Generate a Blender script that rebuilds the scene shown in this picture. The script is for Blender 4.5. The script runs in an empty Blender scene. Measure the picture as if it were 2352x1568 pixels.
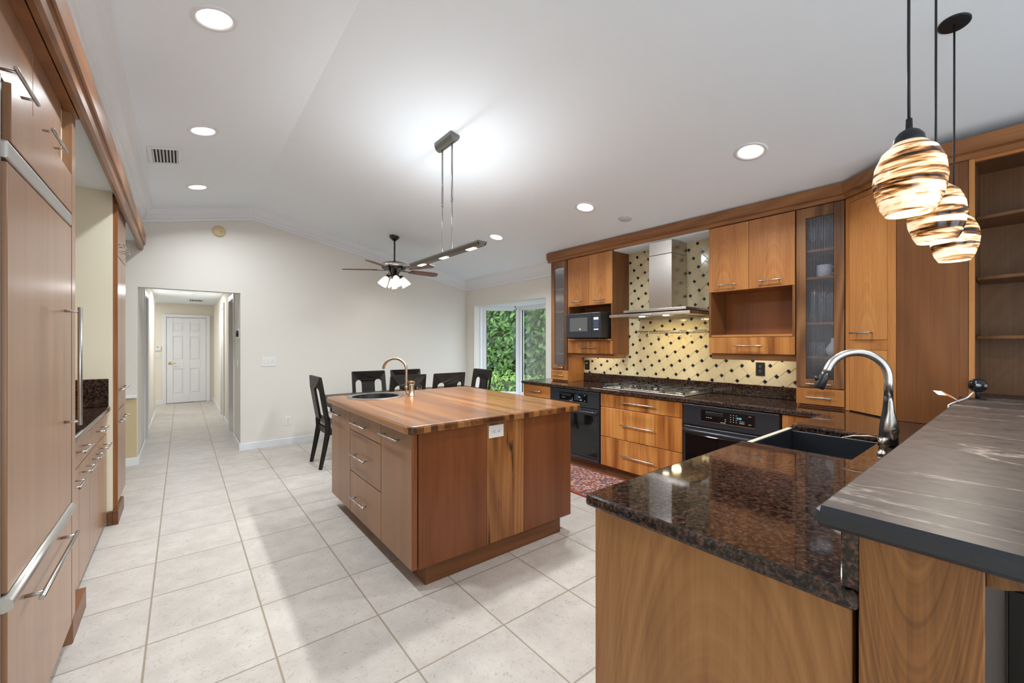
import bpy, bmesh, math, random
from mathutils import Vector, Matrix, Quaternion
random.seed(7)
sc = bpy.context.scene
COL = sc.collection
PI = math.pi

# ------------------------------------------------------------------ camera, world, big lights, exposure
cam_d = bpy.data.cameras.new('camera'); cam = bpy.data.objects.new('camera', cam_d); COL.objects.link(cam)
cam.location = (0, 0, 1.40)
cam.rotation_euler = (PI/2, 0, -math.radians(38.5))
cam_d.sensor_width = 36.0
cam_d.lens = 953.0/2352*36.0
cam_d.shift_y = (787-784)/2352
cam_d.clip_start = 0.02
sc.camera = cam
sc.view_settings.view_transform = 'Standard'
sc.view_settings.look = 'None'
sc.view_settings.exposure = 0.13
sc.view_settings.gamma = 1.0
sc.view_settings.use_curve_mapping = False

w = bpy.data.worlds.new('sky'); sc.world = w; w.use_nodes = True
_bg = w.node_tree.nodes['Background']
_bg.inputs['Color'].default_value = (0.80, 0.90, 1.0, 1)
_bg.inputs['Strength'].default_value = 4.2

_sun = bpy.data.lights.new('sun', 'SUN'); _sun.energy = 1.8; _sun.angle = .02; _sun.color = (1, .96, .88)
sun = bpy.data.objects.new('sun', _sun); COL.objects.link(sun); sun.rotation_euler = Vector((.26, .36, -.9)).to_track_quat('-Z', 'Y').to_euler()
LIGHT = dict(recess=17.5, hall=20.0, linear_down=13.0, linear_up=5.5, pendant=2.6, fan=3.0, under=.95, hood=1.6)
W_REC, W_LIN, W_PEND, W_UND, W_HOOD, W_HALL = (.87, .945, 1), (.95, .96, .94), (1, .93, .82), (1, .92, .76), (1, .80, .40), (.95, .97, 1)

# ------------------------------------------------------------------ materials
MATS = {}
def srgb(r, g, b):
    f = lambda c: (c/255/12.92) if c/255 <= .04045 else ((c/255+.055)/1.055)**2.4
    return (f(r), f(g), f(b), 1)
def base(name):
    m = bpy.data.materials.new(name); m.use_nodes = True
    nt = m.node_tree; b = nt.nodes['Principled BSDF']; MATS[name] = m
    return m, nt, b
def N(nt, t, **kw):
    n = nt.nodes.new(t)
    for k, v in kw.items():
        if k in n.inputs: n.inputs[k].default_value = v
        else: setattr(n, k, v)
    return n
def ramp(nt, fac, stops, interp='LINEAR'):
    r = nt.nodes.new('ShaderNodeValToRGB'); cr = r.color_ramp; cr.interpolation = interp
    while len(cr.elements) < len(stops): cr.elements.new(.5)
    for e, (p, c) in zip(cr.elements, stops):
        e.position = p; e.color = c if len(c) == 4 else (*c, 1)
    nt.links.new(fac, r.inputs['Fac']); return r
def mix(nt, fac, a, b, blend='MIX'):
    m = nt.nodes.new('ShaderNodeMix'); m.data_type = 'RGBA'; m.blend_type = blend
    for i, v in ((0, fac), (6, a), (7, b)):
        if hasattr(v, 'is_linked') or isinstance(v, bpy.types.NodeSocket): nt.links.new(v, m.inputs[i])
        elif v is not None: m.inputs[i].default_value = v if i == 0 else (v if len(v) == 4 else (*v, 1))
    return m.outputs[2]
def plain(name, col, rough=.5, metal=0, spec=.5, coat=0, bump=None, emit=None, es=0):
    m, nt, b = base(name)
    b.inputs['Base Color'].default_value = col if len(col) == 4 else (*col, 1)
    b.inputs['Roughness'].default_value = rough; b.inputs['Metallic'].default_value = metal
    b.inputs['Specular IOR Level'].default_value = spec; b.inputs['Coat Weight'].default_value = coat
    if emit:
        b.inputs['Emission Color'].default_value = (*emit[:3], 1); b.inputs['Emission Strength'].default_value = es
    if bump:
        tc = N(nt, 'ShaderNodeTexCoord'); n = N(nt, 'ShaderNodeTexNoise', Scale=bump[0], Detail=4.0)
        nt.links.new(tc.outputs['Object'], n.inputs['Vector'])
        bp = N(nt, 'ShaderNodeBump', Strength=bump[1], Distance=.002)
        nt.links.new(n.outputs['Fac'], bp.inputs['Height']); nt.links.new(bp.outputs['Normal'], b.inputs['Normal'])
    return m
def coords(nt, rnd=True, scale=(1, 1, 1)):
    tc = N(nt, 'ShaderNodeTexCoord'); mp = N(nt, 'ShaderNodeMapping'); mp.inputs['Scale'].default_value = scale
    if rnd:
        oi = N(nt, 'ShaderNodeObjectInfo'); ml = N(nt, 'ShaderNodeVectorMath', operation='SCALE'); ml.inputs[0].default_value = (17.3, 9.1, 5.7)
        nt.links.new(oi.outputs['Random'], ml.inputs['Scale'])
        ad = N(nt, 'ShaderNodeVectorMath', operation='ADD')
        nt.links.new(tc.outputs['Object'], ad.inputs[0]); nt.links.new(ml.outputs[0], ad.inputs[1]); nt.links.new(ad.outputs[0], mp.inputs['Vector'])
    else: nt.links.new(tc.outputs['Object'], mp.inputs['Vector'])
    return mp.outputs['Vector']
def wood(name, dark, mid, light, axis='Z', rough=.38, figure=.5, across=9.0, coat=.15, rnd=True, var=.08, streak=.55, cath=None):
    """veneer: streaks along axis, plus nested-arch figure when cath = (panel width axis, arch height, bands per metre, centre)"""
    m, nt, b = base(name); L = nt.links.new
    k = 'XYZ'.index(axis)
    sat = lambda q: (q[0], q[1]*.93, q[2]*.76)
    dark, mid, light = sat(dark), sat(mid), sat(light)
    s1 = [across*.6]*3; s1[k] = .55
    s2 = [across*14]*3; s2[k] = 2.2
    s3 = [across*.22]*3; s3[k] = .35
    M = lambda op, a, b_=None, c=None: _math(nt, op, a, b_, c)
    n1 = N(nt, 'ShaderNodeTexNoise', Scale=1.0, Detail=3.0, Roughness=.55); L(coords(nt, rnd, s1), n1.inputs['Vector'])
    n2 = N(nt, 'ShaderNodeTexNoise', Scale=1.0, Detail=3.0, Roughness=.6); L(coords(nt, rnd, s2), n2.inputs['Vector'])
    n3 = N(nt, 'ShaderNodeTexNoise', Scale=1.0, Detail=1.5, Roughness=.45, Distortion=.3); L(coords(nt, rnd, s3), n3.inputs['Vector'])
    oi = N(nt, 'ShaderNodeObjectInfo')
    if cath:
        wax, arch, freq, cen = cath
        tc = N(nt, 'ShaderNodeTexCoord'); g = N(nt, 'ShaderNodeSeparateXYZ'); L(tc.outputs['Generated'], g.inputs[0])
        ob = N(nt, 'ShaderNodeSeparateXYZ'); L(tc.outputs['Object'], ob.inputs[0])
        c0 = M('MULTIPLY_ADD', oi.outputs['Random'], .3, cen-.15) if rnd else cen
        d = M('SUBTRACT', g.outputs[wax], c0); d2 = M('MULTIPLY', d, d)
        t = M('MULTIPLY_ADD', d2, arch*4, ob.outputs['Z']); t = M('MULTIPLY_ADD', n3.outputs['Fac'], .35, t); t = M('MULTIPLY_ADD', n1.outputs['Fac'], .05, t)
        rn = N(nt, 'ShaderNodeTexNoise', noise_dimensions='1D', Scale=1.0, Detail=2.5, Roughness=.6); L(M('MULTIPLY', t, freq*1.6), rn.inputs['W'])
        sn = M('MULTIPLY_ADD', rn.outputs['Fac'], 4.4, -2.2)
    else:
        sn = M('SINE', M('MULTIPLY', n3.outputs['Fac'], 75.0))
    a = M('MULTIPLY_ADD', sn, .07*figure, M('MULTIPLY', n1.outputs['Fac'], streak))
    c = M('MULTIPLY_ADD', n2.outputs['Fac'], .30, a)
    mu = streak*.5+.15
    r = ramp(nt, c, [(mu-.17, dark), (mu, mid), (mu+.17, light)])
    hs = N(nt, 'ShaderNodeHueSaturation')
    mr = N(nt, 'ShaderNodeMapRange'); mr.inputs['To Min'].default_value = 1-var*.5; mr.inputs['To Max'].default_value = 1+var*.5
    L(oi.outputs['Random'], mr.inputs['Value']); L(mr.outputs[0], hs.inputs['Value']); L(r.outputs['Color'], hs.inputs['Color'])
    L(hs.outputs['Color'], b.inputs['Base Color'])
    b.inputs['Roughness'].default_value = rough; b.inputs['Specular IOR Level'].default_value = .38; b.inputs['Coat Weight'].default_value = coat*.6; b.inputs['Coat Roughness'].default_value = .2
    bp = N(nt, 'ShaderNodeBump', Strength=.05, Distance=.001); L(n2.outputs['Fac'], bp.inputs['Height']); L(bp.outputs['Normal'], b.inputs['Normal'])
    return m
def _math(nt, op, a, b=None, c=None):
    n = N(nt, 'ShaderNodeMath', operation=op)
    for i, v in enumerate((a, b, c)):
        if v is None: continue
        if isinstance(v, bpy.types.NodeSocket): nt.links.new(v, n.inputs[i])
        else: n.inputs[i].default_value = v
    return n.outputs[0]

M_wall = plain('cream_paint', srgb(228, 223, 214), .62, spec=.3, bump=(130, .12))
M_wallk = plain('cream_paint_warm', srgb(232, 223, 198), .62, spec=.3, bump=(130, .12))
M_hallw = plain('hall_paint', srgb(232, 226, 212), .6, spec=.3)
M_tan = plain('tan_paint', srgb(205, 185, 148), .6, spec=.3)
M_ceil = plain('ceiling_paint', srgb(240, 247, 254), .7, spec=.2, bump=(90, .15))
M_white = plain('white_trim_paint', srgb(232, 233, 236), .35)
M_plastic = plain('white_plastic', srgb(230, 230, 226), .35)
M_black = plain('black_plastic', (.012, .012, .014), .35)
M_matblack = plain('matte_black_metal', (.012, .013, .016), .45, spec=.4)
M_gloss = plain('black_glass', (.004, .004, .005), .05, spec=.6)
M_ovenmetal = plain('black_oven_enamel', (.022, .024, .030), .28, spec=.5)
M_nickel = plain('brushed_nickel', (.50, .48, .455), .27, metal=1)
M_satin = plain('satin_aluminium', (.52, .495, .46), .42, metal=.9)
M_steel = plain('stainless_steel', (.66, .64, .61), .25, metal=1)
M_steelbr = plain('brushed_stainless', (.60, .555, .51), .24, metal=1)
M_chrome = plain('chrome', (.75, .75, .76), .08, metal=1)
M_bronze = plain('brushed_bronze_nickel', (.50, .38, .28), .3, metal=1)
M_darkbronze = plain('dark_bronze', (.012, .009, .008), .16, spec=.6)
M_rod = plain('dull_chrome_rod', (.30, .29, .28), .25, metal=1)
M_faucet = plain('brushed_faucet_steel', (.58, .56, .54), .30, metal=1)
M_graymetal = plain('grey_aluminium', (.20, .19, .17), .4, metal=.8)
M_barmetal = plain('dark_grey_aluminium', (.12, .108, .09), .4, metal=.5)
M_brass = plain('brass', (.75, .52, .18), .2, metal=1)
M_gap = plain('dark_gap', (.01, .006, .004), .8)
M_orangetag = plain('orange_tag', (.75, .25, .05), .6)
M_steelgrey = plain('grey_appliance_side', srgb(150, 155, 165), .35, metal=.3)
M_cushion = None

cherry = dict(dark=(.28, .100, .027), mid=(.44, .185, .058), light=(.55, .262, .092))
M_wR = wood('cherry_vertical', **cherry, axis='Z', rough=.36, figure=.55, cath=(1, .9, 9, .5))
M_wRy = wood('cherry_horizontal', **cherry, axis='Y', rough=.36)
M_wRd = wood('cherry_carcass', (.16, .052, .016), (.25, .090, .030), (.32, .12, .040), 'Z', .4, var=.05)
M_wBank = wood('cherry_strong_grain', (.22, .068, .016), (.42, .165, .045), (.56, .27, .09), 'Z', .34, across=15, figure=.5, streak=.9)
M_wF = wood('walnut_frame', (.085, .035, .015), (.185, .082, .035), (.29, .14, .062), 'Z', .4, across=14, figure=1.4)
M_corn = wood('walnut_cornice', (.15, .062, .024), (.255, .108, .042), (.34, .15, .06), 'Y', .36, across=11, figure=.9)
M_wL = wood('cherry_matte_left', (.245, .130, .080), (.30, .165, .103), (.35, .20, .125), 'Z', .28, figure=.10, across=16, var=.04, coat=.35)
M_wLe = wood('cherry_left_edge', (.17, .06, .02), (.26, .10, .035), (.33, .14, .05), 'Z', .35, var=.05)
M_isL = wood('island_front_veneer', (.22, .112, .060), (.285, .152, .085), (.34, .186, .108), 'Z', .33, figure=.25, across=13, var=.08, cath=(1, .5, 8, .5))
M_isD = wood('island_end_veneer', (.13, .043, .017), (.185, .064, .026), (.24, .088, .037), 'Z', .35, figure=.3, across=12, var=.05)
M_plinth = wood('walnut_plinth', (.09, .035, .014), (.17, .07, .028), (.24, .10, .042), 'X', .4, across=11)
M_plinthY = wood('walnut_plinth_long', (.09, .035, .014), (.17, .07, .028), (.24, .10, .042), 'Y', .4, across=11)
M_pen = wood('peninsula_veneer', (.21, .094, .034), (.30, .145, .058), (.38, .195, .085), 'Z', .36, figure=1.0, across=5, var=0, streak=.8, rnd=False, cath=(1, 1.1, 7, .42))
M_knee = wood('bar_wall_veneer', (.11, .045, .015), (.225, .10, .037), (.32, .155, .062), 'Z', .36, figure=1.25, across=8.0, var=0, rnd=False, cath=(1, -.40, 13, .52))
M_tall = wood('corner_and_shaded_side_veneer', (.115, .043, .015), (.18, .070, .025), (.24, .10, .037), 'Z', .36, figure=.5, across=7.0, var=0)
M_shelf = wood('bookcase_wood', (.105, .050, .023), (.155, .075, .035), (.20, .10, .048), 'Z', .42, across=8, var=.05, figure=.6, cath=(1, .8, 8, .5))
M_ebony = wood('black_stained_wood', (.006, .0045, .004), (.013, .010, .008), (.024, .018, .015), 'Z', .42, across=18, var=.1, coat=0)
M_table = wood('dark_table_wood', (.02, .015, .012), (.045, .034, .027), (.075, .058, .046), 'X', .45, across=12, coat=0)
M_blade = wood('fan_blade_mahogany', (.12, .028, .014), (.19, .055, .028), (.25, .085, .042), 'X', .35, var=0)

def heart_plank():
    m = wood('heartwood_plank', (.15, .055, .018), (.27, .115, .04), (.40, .19, .075), 'Z', .34, figure=1.0, across=16, var=.4, streak=.8)
    nt = m.node_tree; b = nt.nodes['Principled BSDF']; src = b.inputs['Base Color'].links[0].from_socket
    v = coords(nt, False, (22, 22, 2.2)); n = N(nt, 'ShaderNodeTexNoise', Scale=1.0, Detail=4.0, Distortion=1.0); nt.links.new(v, n.inputs['Vector'])
    r = ramp(nt, n.outputs['Fac'], [(.60, (0, 0, 0)), (.70, (1, 1, 1))])
    nt.links.new(mix(nt, r.outputs['Color'], src, (.02, .010, .006)), b.inputs['Base Color']); return m
M_heart = heart_plank()

def butcher(name='butcher_block', wt=.34, stops=((.25, (.085, .024, .004)), (.50, (.165, .055, .010)), (.80, (.26, .105, .023)))):
    m, nt, b = base(name); L = nt.links.new
    # staves run along Y, about 5 cm wide
    tc = N(nt, 'ShaderNodeTexCoord'); sx = N(nt, 'ShaderNodeSeparateXYZ'); L(tc.outputs['Object'], sx.inputs[0])
    wv = N(nt, 'ShaderNodeTexNoise', Scale=2.0, noise_dimensions='1D'); L(sx.outputs['X'], wv.inputs['W'])
    ax = N(nt, 'ShaderNodeMath', operation='MULTIPLY_ADD'); ax.inputs[1].default_value = 23.0; L(sx.outputs['X'], ax.inputs[0]); L(wv.outputs['Fac'], ax.inputs[2])
    fl = N(nt, 'ShaderNodeMath', operation='FLOOR'); L(ax.outputs[0], fl.inputs[0])
    wn = N(nt, 'ShaderNodeTexWhiteNoise', noise_dimensions='1D'); L(fl.outputs[0], wn.inputs['W'])
    mp = N(nt, 'ShaderNodeMapping'); mp.inputs['Scale'].default_value = (75, 1.8, 75); L(tc.outputs['Object'], mp.inputs['Vector'])
    wv2 = N(nt, 'ShaderNodeVectorMath', operation='ADD'); L(mp.outputs[0], wv2.inputs[0]); L(wn.outputs['Color'], wv2.inputs[1])
    n = N(nt, 'ShaderNodeTexNoise', Scale=1.0, Detail=5.0, Distortion=.7); L(wv2.outputs[0], n.inputs['Vector'])
    ad = N(nt, 'ShaderNodeMath', operation='MULTIPLY_ADD'); ad.inputs[1].default_value = wt; L(wn.outputs['Value'], ad.inputs[0])
    hf = N(nt, 'ShaderNodeMath', operation='MULTIPLY'); hf.inputs[1].default_value = .7; L(n.outputs['Fac'], hf.inputs[0]); L(hf.outputs[0], ad.inputs[2])
    r = ramp(nt, ad.outputs[0], list(stops))
    L(r.outputs['Color'], b.inputs['Base Color']); b.inputs['Roughness'].default_value = .3; b.inputs['Specular IOR Level'].default_value = .3; b.inputs['Coat Weight'].default_value = .4; b.inputs['Coat Roughness'].default_value = .07
    return m
M_block = butcher()
M_blockedge = butcher('butcher_block_edge', .8, ((.3, (.05, .017, .005)), (.75, (.15, .052, .013)), (1.1 if False else 1.0, (.34, .15, .045))))

def granite():
    m, nt, b = base('brown_granite'); L = nt.links.new
    v = coords(nt, False)
    n0 = N(nt, 'ShaderNodeTexNoise', Scale=14.0, Detail=3.0); L(v, n0.inputs['Vector'])
    vd = N(nt, 'ShaderNodeVectorMath', operation='MULTIPLY_ADD'); vd.inputs[1].default_value = (.03, .03, .03); L(n0.outputs['Color'], vd.inputs[0]); L(v, vd.inputs[2])
    vo = N(nt, 'ShaderNodeTexVoronoi', Scale=150.0); L(vd.outputs[0], vo.inputs['Vector'])
    vo2 = N(nt, 'ShaderNodeTexVoronoi', Scale=160.0); L(v, vo2.inputs['Vector'])
    n1 = N(nt, 'ShaderNodeTexNoise', Scale=62.0, Detail=6.0, Roughness=.72); L(v, n1.inputs['Vector'])
    sp = N(nt, 'ShaderNodeSeparateColor'); L(vo.outputs['Color'], sp.inputs[0])
    sm = N(nt, 'ShaderNodeMath', operation='MULTIPLY_ADD'); sm.inputs[1].default_value = .20; L(sp.outputs[0], sm.inputs[0]); L(n1.outputs['Fac'], sm.inputs[2])
    r = ramp(nt, sm.outputs[0], [(.47, (.005, .0045, .0045)), (.57, (.017, .0115, .009)), (.66, (.055, .028, .019)), (.80, (.125, .064, .042))])
    sp2 = N(nt, 'ShaderNodeSeparateColor'); L(vo2.outputs['Color'], sp2.inputs[0])
    r2 = ramp(nt, sp2.outputs[1], [(.92, (0, 0, 0)), (.97, (1, 1, 1))])
    L(mix(nt, r2.outputs['Color'], r.outputs['Color'], (.05, .043, .04)), b.inputs['Base Color'])
    b.inputs['Roughness'].default_value = .055; b.inputs['Specular IOR Level'].default_value = .55
    return m
M_gran = granite()
def soapstone():
    m, nt, b = base('grey_brown_stone'); L = nt.links.new
    v = coords(nt, False, (26, 15, 15)); n = N(nt, 'ShaderNodeTexNoise', Scale=1.6, Detail=8.0, Roughness=.62); L(v, n.inputs['Vector'])
    r = ramp(nt, n.outputs['Fac'], [(.28, (.03, .022, .019)), (.45, (.072, .055, .047)), (.75, (.115, .09, .08))])
    v2 = coords(nt, False, (3.6, .75, 1)); n2 = N(nt, 'ShaderNodeTexNoise', Scale=1.0, Detail=4.0, Roughness=.5, Distortion=.5); L(v2, n2.inputs['Vector'])
    su = N(nt, 'ShaderNodeMath', operation='SUBTRACT'); su.inputs[1].default_value = .5; L(n2.outputs['Fac'], su.inputs[0])
    ab = N(nt, 'ShaderNodeMath', operation='ABSOLUTE'); L(su.outputs[0], ab.inputs[0])
    r2 = ramp(nt, ab.outputs[0], [(.0, (1, 1, 1)), (.006, (.5, .5, .5)), (.013, (0, 0, 0))])
    n3 = N(nt, 'ShaderNodeTexNoise', Scale=3.0); L(v, n3.inputs['Vector']); r3 = ramp(nt, n3.outputs['Fac'], [(.38, (.15, .15, .15)), (.6, (.9, .9, .9))])
    f = N(nt, 'ShaderNodeMath', operation='MULTIPLY'); L(r2.outputs['Color'], f.inputs[0]); L(r3.outputs['Color'], f.inputs[1])
    L(mix(nt, f.outputs[0], r.outputs['Color'], (.40, .35, .30)), b.inputs['Base Color'])
    b.inputs['Roughness'].default_value = .40; b.inputs['Specular IOR Level'].default_value = .45
    bp = N(nt, 'ShaderNodeBump', Strength=.12, Distance=.002); L(n.outputs['Fac'], bp.inputs['Height']); L(bp.outputs['Normal'], b.inputs['Normal'])
    return m
M_bar = soapstone()
M_baredge = plain('dark_sealed_stone_edge', (.016, .018, .024), .35, spec=.6, bump=(120, .4))
M_sinkblack = plain('black_composite', (.018, .022, .028), .3, spec=.5, bump=(260, .5))
M_barsink = plain('black_enamel', (.006, .006, .007), .25)

def floor_mat():
    m, nt, b = base('porcelain_tile'); L = nt.links.new
    T, gx, gy = .4603, .330, 2.098; G = .0042
    tc = N(nt, 'ShaderNodeTexCoord'); sx = N(nt, 'ShaderNodeSeparateXYZ'); L(tc.outputs['Object'], sx.inputs[0])
    ds, ids = [], []
    for ax, off in (('X', gx), ('Y', gy)):
        a = N(nt, 'ShaderNodeMath', operation='SUBTRACT'); a.inputs[1].default_value = off-20*T; L(sx.outputs[ax], a.inputs[0])
        d = N(nt, 'ShaderNodeMath', operation='DIVIDE'); d.inputs[1].default_value = T; L(a.outputs[0], d.inputs[0])
        fr = N(nt, 'ShaderNodeMath', operation='FRACT'); L(d.outputs[0], fr.inputs[0])
        fl = N(nt, 'ShaderNodeMath', operation='FLOOR'); L(d.outputs[0], fl.inputs[0]); ids.append(fl)
        s = N(nt, 'ShaderNodeMath', operation='SUBTRACT'); s.inputs[1].default_value = .5; L(fr.outputs[0], s.inputs[0])
        ab = N(nt, 'ShaderNodeMath', operation='ABSOLUTE'); L(s.outputs[0], ab.inputs[0]); ds.append(ab)
    mx = N(nt, 'ShaderNodeMath', operation='MAXIMUM'); L(ds[0].outputs[0], mx.inputs[0]); L(ds[1].outputs[0], mx.inputs[1])
    gr = ramp(nt, mx.outputs[0], [(.5-G/T*1.15, (0, 0, 0)), (.5-G/T*.75, (1, 1, 1))])
    cb = N(nt, 'ShaderNodeCombineXYZ'); L(ids[0].outputs[0], cb.inputs[0]); L(ids[1].outputs[0], cb.inputs[1])
    wn = N(nt, 'ShaderNodeTexWhiteNoise', noise_dimensions='3D'); L(cb.outputs[0], wn.inputs['Vector'])
    va = N(nt, 'ShaderNodeVectorMath', operation='MULTIPLY_ADD'); va.inputs[1].default_value = (3, 3, 3); L(wn.outputs['Color'], va.inputs[0]); L(tc.outputs['Object'], va.inputs[2])
    n1 = N(nt, 'ShaderNodeTexNoise', Scale=7.0, Detail=6.0, Roughness=.6); L(va.outputs[0], n1.inputs['Vector'])
    n2 = N(nt, 'ShaderNodeTexNoise', Scale=38.0, Detail=6.0, Roughness=.72, Distortion=1.6); L(va.outputs[0], n2.inputs['Vector'])
    r1 = ramp(nt, n1.outputs['Fac'], [(.3, srgb(184, 176, 168)), (.7, srgb(202, 195, 187))])
    r2 = ramp(nt, n2.outputs['Fac'], [(.30, srgb(138, 128, 118)), (.45, (1, 1, 1))])
    c = mix(nt, .55, r1.outputs['Color'], r2.outputs['Color'], 'MULTIPLY')
    hs = N(nt, 'ShaderNodeHueSaturation'); mr = N(nt, 'ShaderNodeMapRange'); mr.inputs['To Min'].default_value = .95; mr.inputs['To Max'].default_value = 1.03
    L(wn.outputs['Value'], mr.inputs['Value']); L(mr.outputs[0], hs.inputs['Value']); L(c, hs.inputs['Color'])
    L(mix(nt, gr.outputs['Color'], hs.outputs['Color'], srgb(148, 135, 118)), b.inputs['Base Color'])
    b.inputs['Roughness'].default_value = .42; b.inputs['Specular IOR Level'].default_value = .4
    h = N(nt, 'ShaderNodeMath', operation='MULTIPLY_ADD'); h.inputs[1].default_value = -2.5; L(gr.outputs['Color'], h.inputs[0]); L(n2.outputs['Fac'], h.inputs[2])
    bp = N(nt, 'ShaderNodeBump', Strength=.25, Distance=.002); L(h.outputs[0], bp.inputs['Height']); L(bp.outputs['Normal'], b.inputs['Normal'])
    return m
M_floor = floor_mat()
M_tile = plain('cream_glazed_tile', srgb(212, 197, 160), .10, spec=.5)
M_dot = plain('black_glazed_dot', (.012, .011, .011), .10)
M_grout = plain('pale_grout', srgb(232, 226, 210), .7)

def glass_mat(name, tint=(1, 1, 1), refl=1.0, rough=0.0, body=None, bodyfac=0):
    m = bpy.data.materials.new(name); m.use_nodes = True; nt = m.node_tree; nt.nodes.clear(); L = nt.links.new; MATS[name] = m
    out = N(nt, 'ShaderNodeOutputMaterial'); tr = N(nt, 'ShaderNodeBsdfTransparent'); tr.inputs['Color'].default_value = (*tint, 1)
    gl = N(nt, 'ShaderNodeBsdfGlossy'); gl.inputs['Roughness'].default_value = rough
    fr = N(nt, 'ShaderNodeFresnel'); fr.inputs['IOR'].default_value = 1.45
    ml = N(nt, 'ShaderNodeMath', operation='MULTIPLY'); ml.inputs[1].default_value = refl; L(fr.outputs[0], ml.inputs[0])
    mx = N(nt, 'ShaderNodeMixShader'); L(ml.outputs[0], mx.inputs[0]); L(tr.outputs[0], mx.inputs[1]); L(gl.outputs[0], mx.inputs[2])
    last = mx
    if body:
        df = N(nt, 'ShaderNodeBsdfDiffuse'); df.inputs['Color'].default_value = (*body, 1)
        m2 = N(nt, 'ShaderNodeMixShader'); m2.inputs[0].default_value = bodyfac; L(mx.outputs[0], m2.inputs[1]); L(df.outputs[0], m2.inputs[2]); last = m2
    L(last.outputs[0], out.inputs['Surface']); return m
M_glass = glass_mat('window_glass', (.97, .99, .98), .35)
M_ribbed = glass_mat('ribbed_glass', (.62, .64, .70), 1.5, .12, (.17, .18, .22), .16)
M_clear = glass_mat('drinking_glass', (.86, .88, .9), 2.0, .05, (.6, .62, .66), .18)

def emis(name, col, s):
    m = bpy.data.materials.new(name); m.use_nodes = True; nt = m.node_tree; nt.nodes.clear(); MATS[name] = m
    e = N(nt, 'ShaderNodeEmission'); e.inputs['Color'].default_value = (*col, 1); e.inputs['Strength'].default_value = s
    o = N(nt, 'ShaderNodeOutputMaterial'); nt.links.new(e.outputs[0], o.inputs['Surface']); return m
M_lens = emis('lit_lens', (1, .985, .96), 7.0)
M_warm = emis('lit_warm_lens', (1, .90, .70), 9.0)
M_led = emis('lit_halogen', (1, .92, .74), 14.0)
M_clock = emis('cyan_display', (.10, .75, 1.0), 1.6)
M_fanglass = plain('lit_frosted_glass', (.95, .92, .85), .4, emit=(1, .88, .70), es=.85)

def swirl():
    m, nt, b = base('swirled_art_glass'); L = nt.links.new
    v = coords(nt, True, (4.5, 4.5, 34)); n = N(nt, 'ShaderNodeTexNoise', Scale=1.0, Detail=4.0, Roughness=.55, Distortion=.9); L(v, n.inputs['Vector'])
    v2 = coords(nt, True, (8, 8, 85)); n2 = N(nt, 'ShaderNodeTexNoise', Scale=1.0, Detail=3.0, Distortion=.8); L(v2, n2.inputs['Vector'])
    a = N(nt, 'ShaderNodeMath', operation='MULTIPLY_ADD'); a.inputs[1].default_value = .45; L(n2.outputs['Fac'], a.inputs[0]); L(n.outputs['Fac'], a.inputs[2])
    r = ramp(nt, a.outputs[0], [(.585, (.012, .004, .0015)), (.645, (.20, .065, .014)), (.69, (.60, .30, .10)), (.745, (.92, .72, .46)), (.87, (1, .90, .74))])
    L(r.outputs['Color'], b.inputs['Base Color']); L(r.outputs['Color'], b.inputs['Emission Color']); b.inputs['Emission Strength'].default_value = .62
    b.inputs['Roughness'].default_value = .15; return m
M_swirl = swirl()

def rug_mat():
    m, nt, b = base('persian_rug_pile'); L = nt.links.new
    v = coords(nt, False)
    n0 = N(nt, 'ShaderNodeTexNoise', Scale=46.0, Detail=3.0); L(v, n0.inputs['Vector'])
    vo = N(nt, 'ShaderNodeTexVoronoi', Scale=62.0); L(v, vo.inputs['Vector'])
    sp = N(nt, 'ShaderNodeSeparateColor'); L(vo.outputs['Color'], sp.inputs[0])
    sm = N(nt, 'ShaderNodeMath', operation='MULTIPLY_ADD'); sm.inputs[1].default_value = .6; L(sp.outputs[0], sm.inputs[0]); L(n0.outputs['Fac'], sm.inputs[2])
    r = ramp(nt, sm.outputs[0], [(.35, (.035, .04, .075)), (.55, (.10, .095, .13)), (.68, (.36, .07, .04)), (.82, (.50, .16, .09)), (.98, (.52, .40, .31))], 'CONSTANT')
    n2 = N(nt, 'ShaderNodeTexNoise', Scale=120.0, Detail=2.0); L(v, n2.inputs['Vector']); r2 = ramp(nt, n2.outputs['Fac'], [(.4, (.5, .5, .5)), (.6, (1, 1, 1))])
    L(mix(nt, 1.0, r.outputs['Color'], r2.outputs['Color'], 'MULTIPLY'), b.inputs['Base Color']); b.inputs['Roughness'].default_value = .9; return m
M_rug = rug_mat()
M_rugred = plain('rug_red_border', (.33, .05, .025), .9, bump=(300, .5))

def stripe_cushion():
    m, nt, b = base('striped_cushion_fabric'); L = nt.links.new
    v = coords(nt, False, (1, 30, 1)); wv = N(nt, 'ShaderNodeTexWave', Scale=1.0, Distortion=2.0, bands_direction='Y'); L(v, wv.inputs['Vector'])
    r = ramp(nt, wv.outputs['Fac'], [(.15, (.08, .075, .07)), (.3, (.55, .52, .48)), (.8, (.62, .58, .53))]); L(r.outputs['Color'], b.inputs['Base Color']); b.inputs['Roughness'].default_value = .8
    return m
M_cushion = stripe_cushion()
def leaf_mat(name, c0, c1):
    m, nt, b = base(name); L = nt.links.new
    n = N(nt, 'ShaderNodeTexNoise', Scale=3.0, Detail=4.0); tc = N(nt, 'ShaderNodeTexCoord'); L(tc.outputs['Object'], n.inputs['Vector'])
    g = N(nt, 'ShaderNodeNewGeometry'); ad = N(nt, 'ShaderNodeMath', operation='MULTIPLY_ADD'); ad.inputs[1].default_value = .5; L(g.outputs['Random Per Island'], ad.inputs[0]); L(n.outputs['Fac'], ad.inputs[2])
    r = ramp(nt, ad.outputs[0], [(.4, c0), (1.0, c1)]); L(r.outputs['Color'], b.inputs['Base Color'])
    b.inputs['Roughness'].default_value = .4; b.inputs['Specular IOR Level'].default_value = .35; return m
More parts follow.
